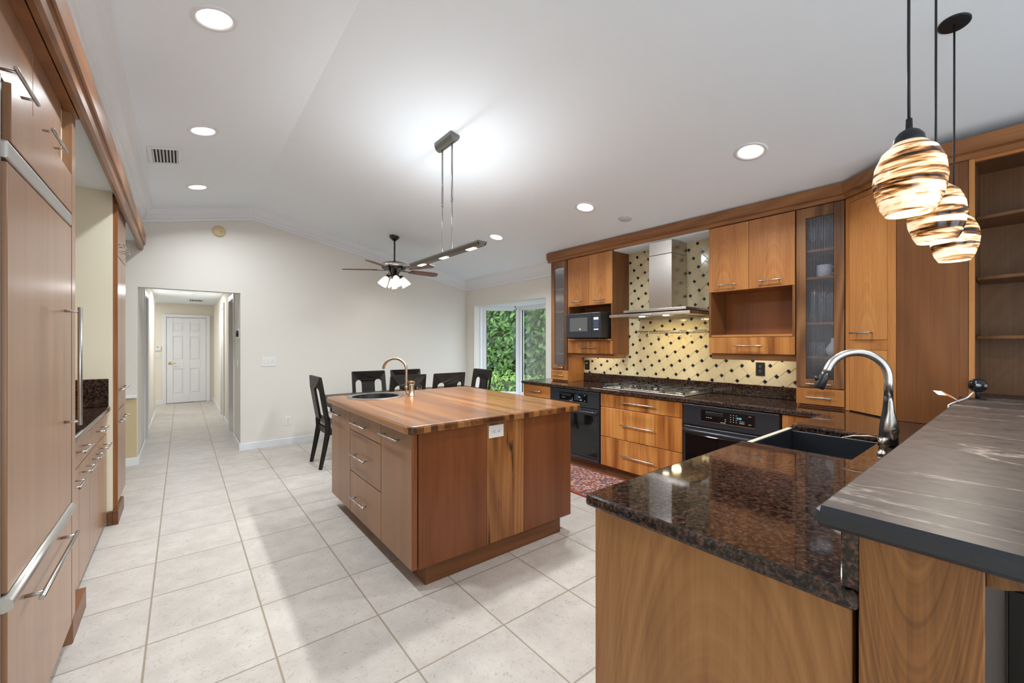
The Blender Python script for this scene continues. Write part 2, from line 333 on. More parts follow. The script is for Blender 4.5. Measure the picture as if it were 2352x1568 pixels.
M_leaf = leaf_mat('hedge_leaf', (.005, .022, .003), (.085, .19, .026))
M_leaf2 = leaf_mat('young_leaf', (.03, .09, .012), (.20, .33, .055))
M_palm = plain('palm_leaflet', (.30, .36, .30), .5)
M_ground = plain('soil', (.05, .06, .03), .9)

# ------------------------------------------------------------------ mesh helpers (all in world metres)
class MB:
    def __init__(s): s.bm = bmesh.new(); s.mi = 0; s.mats = []
    def use(s, m):
        if m not in s.mats: s.mats.append(m)
        s.mi = s.mats.index(m); return s
    def _new(s, f0):
        for f in list(s.bm.faces)[f0:]: f.material_index = s.mi
    def box(s, x0, x1, y0, y1, z0, z1, bev=0.0, seg=1):
        return s.obox(((x0+x1)/2, (y0+y1)/2, (z0+z1)/2), (1, 0, 0), (0, 1, 0), (0, 0, 1), abs(x1-x0), abs(y1-y0), abs(z1-z0), bev, seg)
    def obox(s, c, ux, uy, uz, sx, sy, sz, bev=0.0, seg=1):
        t = bmesh.new(); bmesh.ops.create_cube(t, size=1.0)
        c, ux, uy, uz = Vector(c), Vector(ux), Vector(uy), Vector(uz)
        bmesh.ops.scale(t, vec=(sx, sy, sz), verts=t.verts)
        if bev > 0: bmesh.ops.bevel(t, geom=list(t.edges), offset=min(bev, .45*min(sx, sy, sz)), segments=seg, affect='EDGES', profile=.5)
        for v in t.verts: v.co = c+ux*v.co.x+uy*v.co.y+uz*v.co.z
        return s._merge(t)
    def _merge(s, t, smooth=False):
        vm = {v: s.bm.verts.new(v.co) for v in t.verts}
        for f in t.faces:
            try: nf = s.bm.faces.new([vm[v] for v in f.verts])
            except ValueError: continue
            nf.material_index = s.mi; nf.smooth = smooth or f.smooth
        t.free(); return s
    def prism(s, poly, h0, h1, axis='Z', bev=0.0, seg=2, only_top=False):
        """polygon extruded; axis Z: poly in XY, X: poly in YZ, Y: poly in XZ"""
        t = bmesh.new()
        f3 = {'Z': lambda a, b, h: (a, b, h), 'X': lambda a, b, h: (h, a, b), 'Y': lambda a, b, h: (a, h, b)}[axis]
        lo = [t.verts.new(f3(a, b, h0)) for a, b in poly]; hi = [t.verts.new(f3(a, b, h1)) for a, b in poly]
        n = len(poly); t.faces.new(lo[::-1]); t.faces.new(hi)
        for i in range(n): t.faces.new([lo[i], lo[(i+1) % n], hi[(i+1) % n], hi[i]])
        bmesh.ops.recalc_face_normals(t, faces=t.faces)
        if bev > 0:
            es = [e for e in t.edges if (all(abs(v.co.z-h1) < 1e-6 for v in e.verts) if only_top else True)]
            bmesh.ops.bevel(t, geom=es, offset=bev, segments=seg, affect='EDGES', profile=.5)
        return s._merge(t)
    def ring(s, pts_a, pts_b, smooth=True):
        va = [s.bm.verts.new(p) for p in pts_a]; vb = [s.bm.verts.new(p) for p in pts_b]; n = len(va)
        for i in range(n):
            f = s.bm.faces.new([va[i], va[(i+1) % n], vb[(i+1) % n], vb[i]]); f.material_index = s.mi; f.smooth = smooth
    def lathe(s, prof, c=(0, 0, 0), axis=(0, 0, 1), n=24, close=False, smooth=True, hole=False):
        """prof: (r, h) pairs along axis from c"""
        q = Vector((0, 0, 1)).rotation_difference(Vector(axis).normalized()); c = Vector(c); rows = []
        for r, h in prof:
            if r < 1e-6: rows.append([s.bm.verts.new(c+q @ Vector((0, 0, h)))])
            else: rows.append([s.bm.verts.new(c+q @ Vector((r*math.cos(2*PI*i/n), r*math.sin(2*PI*i/n), h))) for i in range(n)])
        for a, b in zip(rows, rows[1:]):
            for i in range(n):
                j = (i+1) % n
                if len(a) == 1 and len(b) == 1: break
                vs = [a[0], b[j], b[i]] if len(a) == 1 else [a[i], a[j], b[0]] if len(b) == 1 else [a[i], a[j], b[j], b[i]]
                f = s.bm.faces.new(vs); f.material_index = s.mi; f.smooth = smooth
        return s
    def cyl(s, p0, p1, r, n=14, r1=None, smooth=True):
        p0, p1 = Vector(p0), Vector(p1); d = p1-p0; h = d.length; r1 = r if r1 is None else r1
        e = min(r, r1, h)*.12
        t0 = len(s.bm.faces)
        s.lathe([(0, 0), (r-e, 0), (r, e), (r1, h-e), (r1-e, h), (0, h)], p0, d, n, smooth=False)
        s.bm.faces.ensure_lookup_table()
        for f in s.bm.faces[t0:]:
            if len(f.verts) == 4: f.smooth = smooth
        return s
    def tube(s, pts, r, n=10, smooth=True, cap=True):
        pts = [Vector(p) for p in pts]; rows = []; m = len(pts)
        rs = r if isinstance(r, (list, tuple)) else [r]*m
        up = Vector((0, 0, 1)); t0 = (pts[1]-pts[0]).normalized()
        if abs(t0.dot(up)) > .95: up = Vector((1, 0, 0))
        u = t0.cross(up).normalized()
        for i in range(m):
            t = (pts[min(i+1, m-1)]-pts[max(i-1, 0)]).normalized()
            u = (u-t*u.dot(t)).normalized(); v = t.cross(u)
            rows.append([s.bm.verts.new(pts[i]+(u*math.cos(2*PI*k/n)+v*math.sin(2*PI*k/n))*rs[i]) for k in range(n)])
        for a, b in zip(rows, rows[1:]):
            for k in range(n):
                f = s.bm.faces.new([a[k], a[(k+1) % n], b[(k+1) % n], b[k]]); f.material_index = s.mi; f.smooth = smooth
        if cap:
            for rr in (rows[0][::-1], rows[-1]):
                f = s.bm.faces.new(rr); f.material_index = s.mi
        return s
    def poly(s, pts, smooth=False):
        f = s.bm.faces.new([s.bm.verts.new(p) for p in pts]); f.material_index = s.mi; f.smooth = smooth; return s
    def sweep(s, rows):
        """rows: list of profile point lists of equal length -> strip surface, closed profile, capped"""
        vs = [[s.bm.verts.new(p) for p in r] for r in rows]; n = len(vs[0])
        for a, b in zip(vs, vs[1:]):
            for k in range(n):
                f = s.bm.faces.new([a[k], a[(k+1) % n], b[(k+1) % n], b[k]]); f.material_index = s.mi
        s.bm.faces.new(vs[0][::-1]).material_index = s.mi; s.bm.faces.new(vs[-1]).material_index = s.mi
        return s
    def build(s, name, mat=None, parent=None, origin=None):
        bm = s.bm; bmesh.ops.recalc_face_normals(bm, faces=bm.faces)
        o0 = Vector((0, 0, 0))
        if parent is not None: o0 = ORG.get(parent.name, Vector((0, 0, 0)))
        elif origin is not None: o0 = Vector(origin)
        for v in bm.verts: v.co -= o0
        me = bpy.data.meshes.new(name); bm.to_mesh(me); bm.free()
        for m in (s.mats or [mat]): me.materials.append(m)
        o = bpy.data.objects.new(name, me); COL.objects.link(o)
        if parent is not None: o.parent = parent; ORG[o.name] = o0
        else: o.location = o0; ORG[o.name] = o0
        return o
ORG = {}
def thing(name, label, cat, loc=(0, 0, 0), group=None):
    o = bpy.data.objects.new(name, None); COL.objects.link(o); o.empty_display_size = .1
    o.location = loc; ORG[o.name] = Vector(loc); o['label'] = label; o['category'] = cat
    if group: o['group'] = group
    return o
def tag(o, label, cat, group=None):
    o['label'] = label; o['category'] = cat
    if group: o['group'] = group
    return o
def struct(o): o['kind'] = 'structure'; return o
def lab(o, label): o['label'] = label; return o
def dup(root, loc, rotz=None, label=None, group=None):
    r = root.copy(); COL.objects.link(r); r.location = loc
    if rotz is not None: r.rotation_euler = (0, 0, rotz)
    if label: r['label'] = label
    if group: r['group'] = group
    for ch in list(root.children):
        c = ch.copy(); COL.objects.link(c); c.parent = r
        for g in list(ch.children):
            d = g.copy(); COL.objects.link(d); d.parent = c
    return r
def B(name, mat, parent, *args, **kw):
    return MB().box(*args, **kw).build(name, mat, parent)
def area_light(name, parent, loc, size, power, col, rot=(0, 0, 0), size_y=None, spread=None, shape=None):
    l = bpy.data.lights.new(name, 'AREA'); l.energy = power; l.color = col; l.size = size
    l.shape = shape or ('RECTANGLE' if size_y else 'DISK')
    if size_y: l.size_y = size_y
    if spread: l.spread = spread
    o = bpy.data.objects.new(name, l); COL.objects.link(o); o.rotation_euler = rot
    if parent is not None: o.parent = parent; o.location = Vector(loc)-ORG[parent.name]
    else: o.location = loc
    return o
def point_light(name, parent, loc, r, power, col):
    l = bpy.data.lights.new(name, 'POINT'); l.energy = power; l.color = col; l.shadow_soft_size = r
    o = bpy.data.objects.new(name, l); COL.objects.link(o); o.parent = parent; o.location = Vector(loc)-ORG[parent.name]; return o
def handle(parent, c, axis, out, length, off=.032, r=.006, post=.74, name='handle', mat=None):
    """bar pull: c on the door surface, axis along the bar, out away from the door"""
    c, a, o = Vector(c), Vector(axis).normalized(), Vector(out).normalized(); mb = MB()
    mb.cyl(c+o*off-a*length/2, c+o*off+a*length/2, r, 12)
    for k in (-1, 1): mb.cyl(c+o*.0005+a*k*length*post/2, c+o*off+a*k*length*post/2, r*.8, 10)
    return mb.build(name, mat or M_nickel, parent)
def front(parent, name, xf, out, y0, y1, z0, z1, mat, t=.020, bev=.0018):
    """door or drawer front whose outer face is at x=xf, facing out (+1/-1 along X)"""
    return MB().box(xf, xf-out*t, y0+.0015, y1-.0015, z0+.0015, z1-.0015, bev).build(name, mat, parent)

# ------------------------------------------------------------------ room shell
ZC = lambda x: 3.17-.203*abs(x-.72)
YF, XR, XL = 6.42, 4.06, -1.05          # far wall, range wall, left wall
struct(MB().box(-2.4, 4.18, -4.7, 13.0, -.06, 0).build('floor', M_floor))
struct(MB().prism([(-1.2, ZC(-1.2)), (.72, 3.17), (4.3, ZC(4.3)), (4.3, ZC(4.3)+.1), (.72, 3.27), (-1.2, ZC(-1.2)+.1)], -4.7, YF+.02, 'Y').build('ceiling', M_ceil))
struct(MB().prism([(-1.17, 0), (-.40, 0), (-.40, 2.045), (.595, 2.045), (.595, 0), (4.18, 0), (4.18, ZC(4.18)), (.72, 3.17), (-1.17, ZC(-1.17))], YF, YF+.12, 'Y').build('wall_far', M_wall))
struct(MB().box(XL, -.405, YF-.006, YF, 0, .765).build('wall_wainscot', M_tan))
struct(MB().box(XR, 4.18, -4.6, 4.33, 0, 2.5).box(XR, 4.18, 6.18, YF+.1, 0, 2.5).box(XR, 4.18, 4.33, 6.18, 0, .45).box(XR, 4.18, 4.33, 6.18, 2.05, 2.5).build('wall_right', M_wall))
mb = MB(); mb.box(-1.17, XL, -.6, 6.42, 0, 2.56).box(-1.17, XL, -4.6, -3.3, 0, 2.56).box(-1.17, XL, -3.3, -.6, 0, .25).box(-1.17, XL, -3.3, -.6, 2.15, 2.56)
struct(mb.build('wall_left', M_wallk))
struct(MB().box(-1.17, -.378, -4.6, YF, 2.565, 2.98).build('wall_soffit', M_ceil))
struct(MB().box(XL, -.42, 4.43, 4.455, .0, 2.564).build('wall_alcove', M_wallk))
mb = MB(); mb.box(-1.17, .2, -4.7, -4.58, 0, 2.6).box(3.6, 4.18, -4.7, -4.58, 0, 2.5).prism([(.2, 2.25), (3.6, 2.25), (3.6, ZC(3.6)), (.72, 3.17), (.2, ZC(.2))], -4.7, -4.58, 'Y')
struct(mb.build('wall_back', M_wall))
# hallway
mb = MB(); mb.box(-.53, -.41, YF+.12, 7.60, 0, 2.32).box(-.53, -.41, 8.22, 10.8, 0, 2.32).box(-.53, -.41, 7.60, 8.22, 2.05, 2.32)
struct(mb.build('wall_hallway_left', M_hallw))
mb = MB(); mb.box(.60, .72, YF+.12, 7.28, 0, 2.32).box(.60, .72, 8.02, 9.15, 0, 2.32).box(.60, .72, 9.85, 12.4, 0, 2.32).box(.60, .72, 7.28, 8.02, 2.05, 2.32).box(.60, .72, 9.15, 9.85, 2.05, 2.32)
struct(mb.build('wall_hallway_right', M_hallw))
struct(MB().box(-2.3, .72, 12.4, 12.5, 0, 2.32).build('wall_hallway_end', M_hallw))
struct(MB().box(-2.4, -2.3, 10.8, 12.5, 0, 2.32).box(-2.3, -.53, 10.7, 10.8, 0, 2.32).build('wall_hallway_side', M_hallw))
struct(MB().box(-2.4, .72, YF+.12, 12.5, 2.31, 2.38).build('ceiling_hallway', M_ceil))

def crown(name, rows):
    return struct(MB().sweep(rows).build(name, M_white))
CP = [(0, 0), (.118, 0), (.118, .018), (.105, .026), (.098, .045), (.075, .075), (.045, .098), (.034, .112), (.034, .124), (.018, .130), (.018, .158), (0, .158)]
crown('trim_1', [[(x, YF-n, ZC(x)-d) for n, d in CP] for x in (-.378, .72, XR)])
crown('trim_2', [[(-.378+n, y, ZC(-.378+n)-d+ (0 if d else 0)) for n, d in CP] for y in (-4.5, YF)])
crown('trim_3', [[(XR-n, y, ZC(XR-n)-d) for n, d in CP] for y in (3.93, YF)])
def bboard(name, segs, h=.088, t=.014):
    mb = MB()
    for x0, x1, y0, y1 in segs: mb.prism([(x0, y0), (x1, y0), (x1, y1), (x0, y1)], 0, h, 'Z', .004, 1, True)
    return struct(mb.build(name, M_white))
bboard('baseboard_far', [(.595, XR, YF-.014, YF), (-1.05, -.40, YF-.020, YF-.006)])
bboard('baseboard_right', [(XR-.014, XR, 4.2, YF-.014)])
bboard('baseboard_hallway', [(.581, .595, YF-.014, 7.22), (-.40, -.386, YF-.02, 7.53), (-.41, -.396, 8.30, 10.8), (.586, .60, 8.10, 9.08), (.586, .60, 9.92, 12.4), (-.9, -.34, 12.386, 12.4), (.53, .60, 12.386, 12.4)])
# the jamb faces of the wide opening
struct(MB().box(-.41, -.40, YF+.12, 7.52, .09, 2.31).box(.595, .60, YF+.12, 7.21, .09, 2.31).build('wall_opening', M_wall))
struct(MB().box(XL, -.405, YF-.032, YF-.006, .765, .80, .008, 2).build('trim_4', M_white))
# casings of the hallway's side doors
def casing(name, xs, y0, y1, zt, s):
    mb = MB()
    for a, b in ((y0-.075, y0), (y1, y1+.075)): mb.box(xs, xs+s*.018, a, b, 0, zt+.075, .004)
    mb.box(xs, xs+s*.018, y0, y1, zt, zt+.075, .004)
    return struct(mb.build(name, M_white))
casing('trim_5', -.41, 7.60, 8.22, 2.05, 1); casing('trim_6', .60, 7.28, 8.02, 2.05, -1); casing('trim_7', .60, 9.15, 9.85, 2.05, -1)
def sixpanel(name, slabbox, parent_kind=True):
    pass
d2 = struct(MB().box(-.50, -.46, 7.605, 8.215, .01, 2.045).build('door_2', M_white))
d3 = struct(MB().box(.64, .68, 7.285, 8.015, .01, 2.045).build('door_3', M_white))
d4 = struct(MB().box(.64, .68, 9.155, 9.845, .01, 2.045).build('door_4', M_white))
# six-panel door at the end of the hallway
d1 = thing('door_1', 'white six-panel door with brass lever at the end of the hallway', 'door', (.09, 12.40, 0)); d1['kind'] = 'structure'
x0, x1, zt = -.275, .455, 2.00
mb = MB(); xm = (x0+x1)/2
mb.box(x0, x1, 12.372, 12.395, .012, zt-.02)
cols = ((x0+.11, xm-.055), (xm+.055, x1-.11)); rows = ((.22, .80), (1.00, 1.55), (1.66, 1.86))
zs = [.012, .22, .80, 1.00, 1.55, 1.66, 1.86, zt-.02]
for a, b in ((x0, x0+.11), (xm-.055, xm+.055), (x1-.11, x1)): mb.box(a, b, 12.360, 12.373, .012, zt-.02, .003)
for a, b in ((.012, .22), (.80, 1.00), (1.55, 1.66), (1.86, zt-.02)):
    for c in cols: mb.box(c[0], c[1], 12.360, 12.373, a, b, .003)
for a, b in rows:
    for c in cols: mb.box(c[0]+.03, c[1]-.03, 12.362, 12.373, a+.03, b-.03, .008, 2)
mb.build('door_panel', M_white, d1)
mb = MB()
mb.box(x0-.075, x0-.004, 12.352, 12.40, 0, zt+.06, .006).box(x1+.004, x1+.075, 12.352, 12.40, 0, zt+.06, .006).box(x0-.004, x1+.004, 12.352, 12.40, zt-.012, zt+.06, .006)
mb.build('door_frame', M_white, d1)
mb = MB(); mb.lathe([(0, 0), (.032, 0), (.030, .008), (.012, .012), (.012, .045), (0, .045)], (x0+.06, 12.360, .93), (0, -1, 0)).tube([(x0+.06, 12.32, .93), (x0+.10, 12.315, .932), (x0+.17, 12.318, .928)], [.011, .009, .007])
lab(mb.build('lever_handle', M_brass, d1), 'brass lever handle')

# bay window
P = [(4.24, 6.17), (4.74, 5.75), (4.74, 4.75), (4.24, 4.34)]
out = [(4.06, 6.18)]+P+[(4.06, 4.33)]
oo = [(4.181, 6.30), (4.30, 6.30), (4.84, 5.80), (4.84, 4.70), (4.30, 4.22), (4.181, 4.22)]
struct(MB().prism(oo, 2.05, 2.16).build('ceiling_bay', M_white))
struct(MB().prism(oo, .37, .45, 'Z', .006, 1).build('trim_8', M_white))
struct(MB().box(4.18, 4.26, 6.165, 6.26, .45, 2.05).box(4.18, 4.26, 4.25, 4.345, .45, 2.05).build('wall_bay', M_white))
def window(n, a, b):
    a, b = Vector((*a, 0)), Vector((*b, 0)); d = (b-a); L_ = d.length; d.normalize(); nrm = Vector((d.y, -d.x, 0)); 
    if nrm.x < 0: nrm = -nrm
    t = thing('window_%d' % n, 'white-framed picture window pane of the bay', 'window', (*(a.xy+b.xy)/2, .45)); t['kind'] = 'structure'; del t['label']
    mid = (a+b)/2; fw = .062; up = Vector((0, 0, 1)); mb = MB()
    for k in (-1, 1): mb.obox(mid+d*k*(L_/2-fw/2)+up*1.25+nrm*.02, d, nrm, up, fw, .07, 1.60, .004)
    for z in (.485, 2.015): mb.obox(mid+up*z+nrm*.02, d, nrm, up, L_-2*fw, .07, .07, .004)
    mb.build('window_frame', M_white, t)
    mb = MB().use(M_gap)
    for k in (-1, 1): mb.obox(mid+d*k*(L_/2-fw-.004)+up*1.25+nrm*.022, d, nrm, up, .008, .02, 1.46)
    mb.build('gasket', M_gap, t)
    MB().obox(mid+up*1.25+nrm*.02, d, nrm, up, L_-2*fw, .006, 1.46).build('glass_pane', M_glass, t)
for i in range(3): window(i+1, P[i], P[i+1])
hk = thing('ceiling_hook', 'small black plant hook on white plate under the bay window soffit', 'hook', (4.52, 5.60, 2.05))
MB().lathe([(0, 0), (.022, 0), (.020, -.006), (0, -.006)], (4.52, 5.60, 2.05)).build('plate', M_white, hk)
MB().tube([(4.52, 5.60, 2.045), (4.52, 5.60, 2.02), (4.53, 5.585, 2.0), (4.535, 5.58, 1.975), (4.52, 5.60, 1.962), (4.505, 5.615, 1.975)], .006).build('hook', M_black, hk)

# ------------------------------------------------------------------ garden outside the bay window
struct(MB().box(4.9, 14, -2, 16, -.4, -.3).build('ground', M_ground))
def leaf_mass(name, n, region, size, mat, core, seed, facing):
    rnd = random.Random(seed); mb = MB(); mb.use(mat)
    bm = mb.bm
    for _ in range(n):
        p = region(rnd); L_ = size*rnd.uniform(.6, 1.25); W_ = L_*rnd.uniform(.36, .5)
        f = (facing+Vector((rnd.uniform(-.8, .8), rnd.uniform(-.8, .8), rnd.uniform(-.4, 1.0)))).normalized()
        a = f.cross(Vector((rnd.uniform(-1, 1), rnd.uniform(-1, 1), rnd.uniform(-1, 1)))).normalized(); a = (a+Vector((0, 0, rnd.choice((-.5, .3, .6))))).normalized()
        b = a.cross(f).normalized(); f = b.cross(a).normalized(); fo = W_*.22
        v = [bm.verts.new(p+a*L_*t+b*W_*s+f*h) for t, s, h in ((-.5, 0, 0), (-.15, .5, fo), (.2, .42, fo), (.5, 0, -fo*.6), (.2, -.42, fo), (-.15, -.5, fo), (-.15, 0, 0), (.2, 0, 0))]
        for q in ((0, 6, 1), (1, 6, 7, 2), (2, 7, 3), (0, 5, 6), (5, 4, 7, 6), (4, 3, 7)):
            fc = bm.faces.new([v[i] for i in q]); fc.smooth = True
    mb.use(M_ground)
    mb.box(*core)
    o = mb.build(name); o['kind'] = 'stuff'; return o
o = leaf_mass('tall_hedge', 9000, lambda r: Vector((6.62+.16*math.sin(r.uniform(0, 6.28))+r.uniform(-.25, .2), r.uniform(4.6, 12.2), r.uniform(-.3, 3.3))), .165, M_leaf, (6.80, 7.05, 4.4, 12.4, -.3, 3.3), 3, Vector((-1, -.7, .2)))
tag(o, 'tall dense green hedge of broad glossy leaves outside the bay window', 'hedge')
o = leaf_mass('low_hedge', 5200, lambda r: Vector((5.85+r.uniform(-.22, .22), r.uniform(4.6, 11.5), r.uniform(-.25, .66)+.06*math.sin(9*r.random()))), .095, M_leaf2, (5.78, 5.95, 4.6, 11.5, -.3, .5), 5, Vector((-.7, -.5, .7)))
tag(o, 'low clipped hedge of pale green leaves in front of the tall hedge', 'hedge')
pl = thing('palm_tree', 'slender palm with pale drooping fronds outside the bay window, before the hedge', 'palm tree', (5.35, 5.45, -.3))
MB().tube([(5.35, 5.45, -.3), (5.34, 5.46, 1.2), (5.36, 5.45, 2.75)], [.06, .05, .045], 10).build('trunk', M_ground, pl)
rnd = random.Random(2)
for k, (dx, dy, dz, mid) in enumerate(((.32, 1.55, -.55, .42), (.62, 1.25, -.40, .40), (-.5, -1.2, -.4, .4))):
    mb = MB(); p0 = Vector((5.36, 5.45, 2.72)); tip = p0+Vector((dx, dy, dz)); pts = []
    for i in range(17):
        t = i/16; pts.append(p0.lerp(tip, t)+Vector((0, 0, mid*math.sin(PI*t)*(1-.3*t))))
    mb.tube(pts, [.012-.0006*i for i in range(17)], 6)
    for i in range(4, 17):
        for s_ in (-1, 1):
            q = pts[i]; e = q+Vector((.11*s_+rnd.uniform(-.04, .04), .12+.05*s_, -.27-.10*rnd.random()))
            m_ = (q+e)/2+Vector((.02*s_, 0, .06)); w_ = Vector((.008, .007, 0))
            mb.poly([q-w_, q+w_, m_+w_*1.4, m_-w_*1.4], True); mb.poly([m_-w_*1.4, m_+w_*1.4, e], True)
    mb.build('frond', M_palm, pl)


def cut(o, cutter):
    """subtract a shape (MB, in o's own coordinates plus its origin) from o's mesh"""
    c = cutter.build('cutter', o.data.materials[0], None); md = o.modifiers.new('b', 'BOOLEAN'); md.object = c; md.operation = 'DIFFERENCE'; md.solver = 'EXACT'
    bpy.context.view_layer.update(); dg = bpy.context.evaluated_depsgraph_get()
    me = bpy.data.meshes.new_from_object(o.evaluated_get(dg)); o.modifiers.clear(); old = o.data; o.data = me; bpy.data.meshes.remove(old)
    cm = c.data; bpy.data.objects.remove(c); bpy.data.meshes.remove(cm)
def rrect(x0, x1, y0, y1, r, n=5):
    p = []
    for cx, cy, a in ((x1-r, y0+r, -90), (x1-r, y1-r, 0), (x0+r, y1-r, 90), (x0+r, y0+r, 180)):
        for i in range(n+1):
            t = math.radians(a+90*i/n); p.append((cx+r*math.cos(t), cy+r*math.sin(t)))
    return p
def plate(name, label, cat, c, u, n, w, h, mat, kind, dark=M_black, group=None):
    """wall plate centred at c, width along u, facing n; kind: 'duplex', 'rockers', 'duplexh'"""
    c, u, n = Vector(c), Vector(u).normalized(), Vector(n).normalized(); up = Vector((0, 0, 1))
    t = thing(name, label, cat, c, group)
    MB().obox(c+n*.003, u, n, up, w, .006, h, .002, 2).build('cover_plate', mat, t)
    if kind == 'rockers3':
        for i in (-1, 0): MB().obox(c+n*.0075+u*i*.046, u, n, up, .030, .006, .062, .002).build('rocker_switch', mat, t)
        mb = MB(); mb.use(mat).obox(c+n*.0065+u*.046, u, n, up, .034, .004, .066, .001)
        mb.use(M_gap)
        for du, dz in ((-.006, .018), (.006, .014), (-.006, -.006), (.007, -.012)): mb.obox(c+n*.009+u*(.046+du)+up*dz, u, n, up, .004, .002, .006)
        mb.build('receptacle', mat, t)
    elif kind in ('rocker', 'rockers2'):
        for i in ((0,) if kind == 'rocker' else (-.5, .5)): MB().obox(c+n*.0075+u*i*.046, u, n, up, .030, .006, .062, .002).build('rocker_switch', mat, t)
    else:
        for k in (-1, 1):
            a, b = (up, u) if kind == 'duplex' else (u, up)
            q = c+a*k*.020; mb = MB(); mb.use(mat); mb.obox(q+n*.0065, u, n, up, .030 if kind == 'duplex' else .030, .005, .030, .003, 2)
            mb.use(dark)
            mb.obox(q+n*.0092+b*.006+a*.004, b, n, a, .003, .001, .010); mb.obox(q+n*.0092-b*.006+a*.004, b, n, a, .003, .001, .008); mb.obox(q+n*.0092-a*.008, b, n, a, .005, .001, .005)
            mb.build('receptacle', mat, t)
    return t

# ------------------------------------------------------------------ left run: refrigerator, alcove, pantry
FX = -.400
fr = thing('refrigerator', 'built-in refrigerator with wood panels, tall bar handle and bottom freezer drawer', 'refrigerator', (-.70, 2.31, 0))
B('body', M_steelgrey, fr, -1.03, -.43, 1.84, 2.774, .10, 2.19)
B('toe_kick', M_plinth, fr, -1.03, -.47, 1.85, 2.77, 0, .098)
mb = MB(); mb.box(-.428, -.412, 1.84, 1.868, .10, 2.18).box(-.428, -.399, 1.868, 2.774, 1.940, 1.994, .006, 2).build('trim_strip', M_satin, fr)
d = front(fr, 'door', FX, 1, 1.87, 2.768, .665, 1.932, M_wL)
handle(d, (FX, 2.62, 1.297), (0, 0, 1), (1, 0, 0), .52, .048, .008, .93)
d = front(fr, 'freezer_drawer', FX, 1, 1.87, 2.774, .10, .615, M_wL)
handle(d, (FX, 2.30, .575), (0, 1, 0), (1, 0, 0), .60, .045, .008, .86)
MB().tube([(-.405, 1.85, .640), (-.405, 2.772, .640)], .022, 12).build('drawer_rail', M_satin, fr)
g = front(fr, 'grille_panel', FX, 1, 1.905, 2.776, 2.0, 2.18, M_wL)
rc = thing('refrigerator_cabinet', 'wooden two-door cabinet above the refrigerator with a tall side panel', 'cabinet', (-.70, 2.31, 2.2))
B('side_panel', M_wL, rc, -1.03, -.425, 2.782, 2.858, 0, 2.562); B('side_panel', M_wL, rc, -.4249, FX, 2.782, 2.858, 0, 2.469)
B('body', M_wRd, rc, -1.03, -.446, 1.80, 2.78, 2.195, 2.562)
B('filler_strip', M_wallk, rc, -.445, -.432, 2.722, 2.781, 2.195, 2.562)
B('scribe_strip', M_wLe, rc, -.4245, -.3865, .9, 2.858, 2.470, 2.562)
for y0, y1, hy in ((1.815, 2.267, 2.02), (2.269, 2.719, 2.475)):
    d = front(rc, 'door', -.425, 1, y0, y1, 2.196, 2.561, M_wL); handle(d, (-.425, hy, 2.222), (0, 1, 0), (1, 0, 0), .25, .036)
B('plinth', M_plinthY, rc, -.448, -.398, 2.79, 3.13, .0, .105)
# base cabinet in the alcove
ac = thing('base_cabinet', 'long wooden base cabinet in the alcove with bar-handled drawers and doors', 'cabinet', (-.75, 3.64, 0))
B('body', M_wRd, ac, -1.04, -.472, 2.87, 4.42, .10, .873)
B('toe_kick', M_gap, ac, -1.04, -.55, 2.87, 4.42, 0, .10)
for y0, y1, hy in ((2.87, 3.66, 3.33), (3.66, 4.412, 4.0)):
    d = front(ac, 'drawer', -.450, 1, y0, y1, .715, .868, M_wL); handle(d, (-.450, hy, .805), (0, 1, 0), (1, 0, 0), .26, .040)
for y0, y1, hy in ((2.87, 3.32, 3.14), (3.32, 3.66, 3.49), (3.66, 4.0, 3.83), (4.0, 4.412, 4.17)):
    d = front(ac, 'door', -.450, 1, y0, y1, .05, .711, M_wL); handle(d, (-.450, hy, .655), (0, 1, 0), (1, 0, 0), .20, .040)
tag(MB().box(-1.045, -.428, 2.866, 4.427, .874, .914, .012, 3).build('countertop', M_gran), 'dark granite countertop in the left alcove beside the refrigerator', 'countertop')
tag(MB().box(-1.04, -.440, 4.405, 4.428, .915, 1.125, .003).build('backsplash', M_gran), 'dark granite upstand against the cream end wall of the left alcove', 'backsplash')
pc = thing('pantry_cabinet', 'tall narrow wooden pantry cabinet between the alcove and the hallway', 'cabinet', (-.72, 4.79, 0))
B('body', M_wRd, pc, -1.04, -.421, 4.476, 5.118, .11, 2.487)
B('stile', M_wLe, pc, -.424, -.393, 4.457, 4.478, .105, 2.487)
B('top_rail', M_wLe, pc, -.46, -.387, 4.457, 5.118, 2.4885, 2.534)
B('toe_kick', M_plinthY, pc, -1.04, -.47, 4.476, 5.11, 0, .11)
MB().box(-.4185, -.385, 4.40, 4.80, 0, .105, .002).box(-.447, -.419, 4.40, 4.428, 0, .105, .002).build('plinth', M_plinthY, pc)
for z0, z1, hz in ((.12, .855, .765), (.86, 2.09, 1.02), (2.095, 2.485, 2.19)):
    for y0, y1 in ((4.48, 4.80), (4.80, 5.118)):
        d = front(pc, 'door', FX, 1, y0, y1, z0, z1, M_wL); handle(d, (FX, (y0+y1)/2, hz), (0, 1, 0), (1, 0, 0), .17, .034)
mb = MB(); prof = [(-.386, 2.535), (-.386, 2.478), (-.380, 2.466), (-.362, 2.466), (-.350, 2.480), (-.348, 2.525), (-.343, 2.533), (-.336, 2.533), (-.330, 2.54), (-.330, 2.650), (-.336, 2.657), (-.377, 2.657), (-.377, 2.535)]
tag(mb.prism(prof, .8, YF-.003, 'Y').build('cabinet_cornice', M_corn), 'long wooden cornice board along the soffit above the left cabinets', 'cornice')

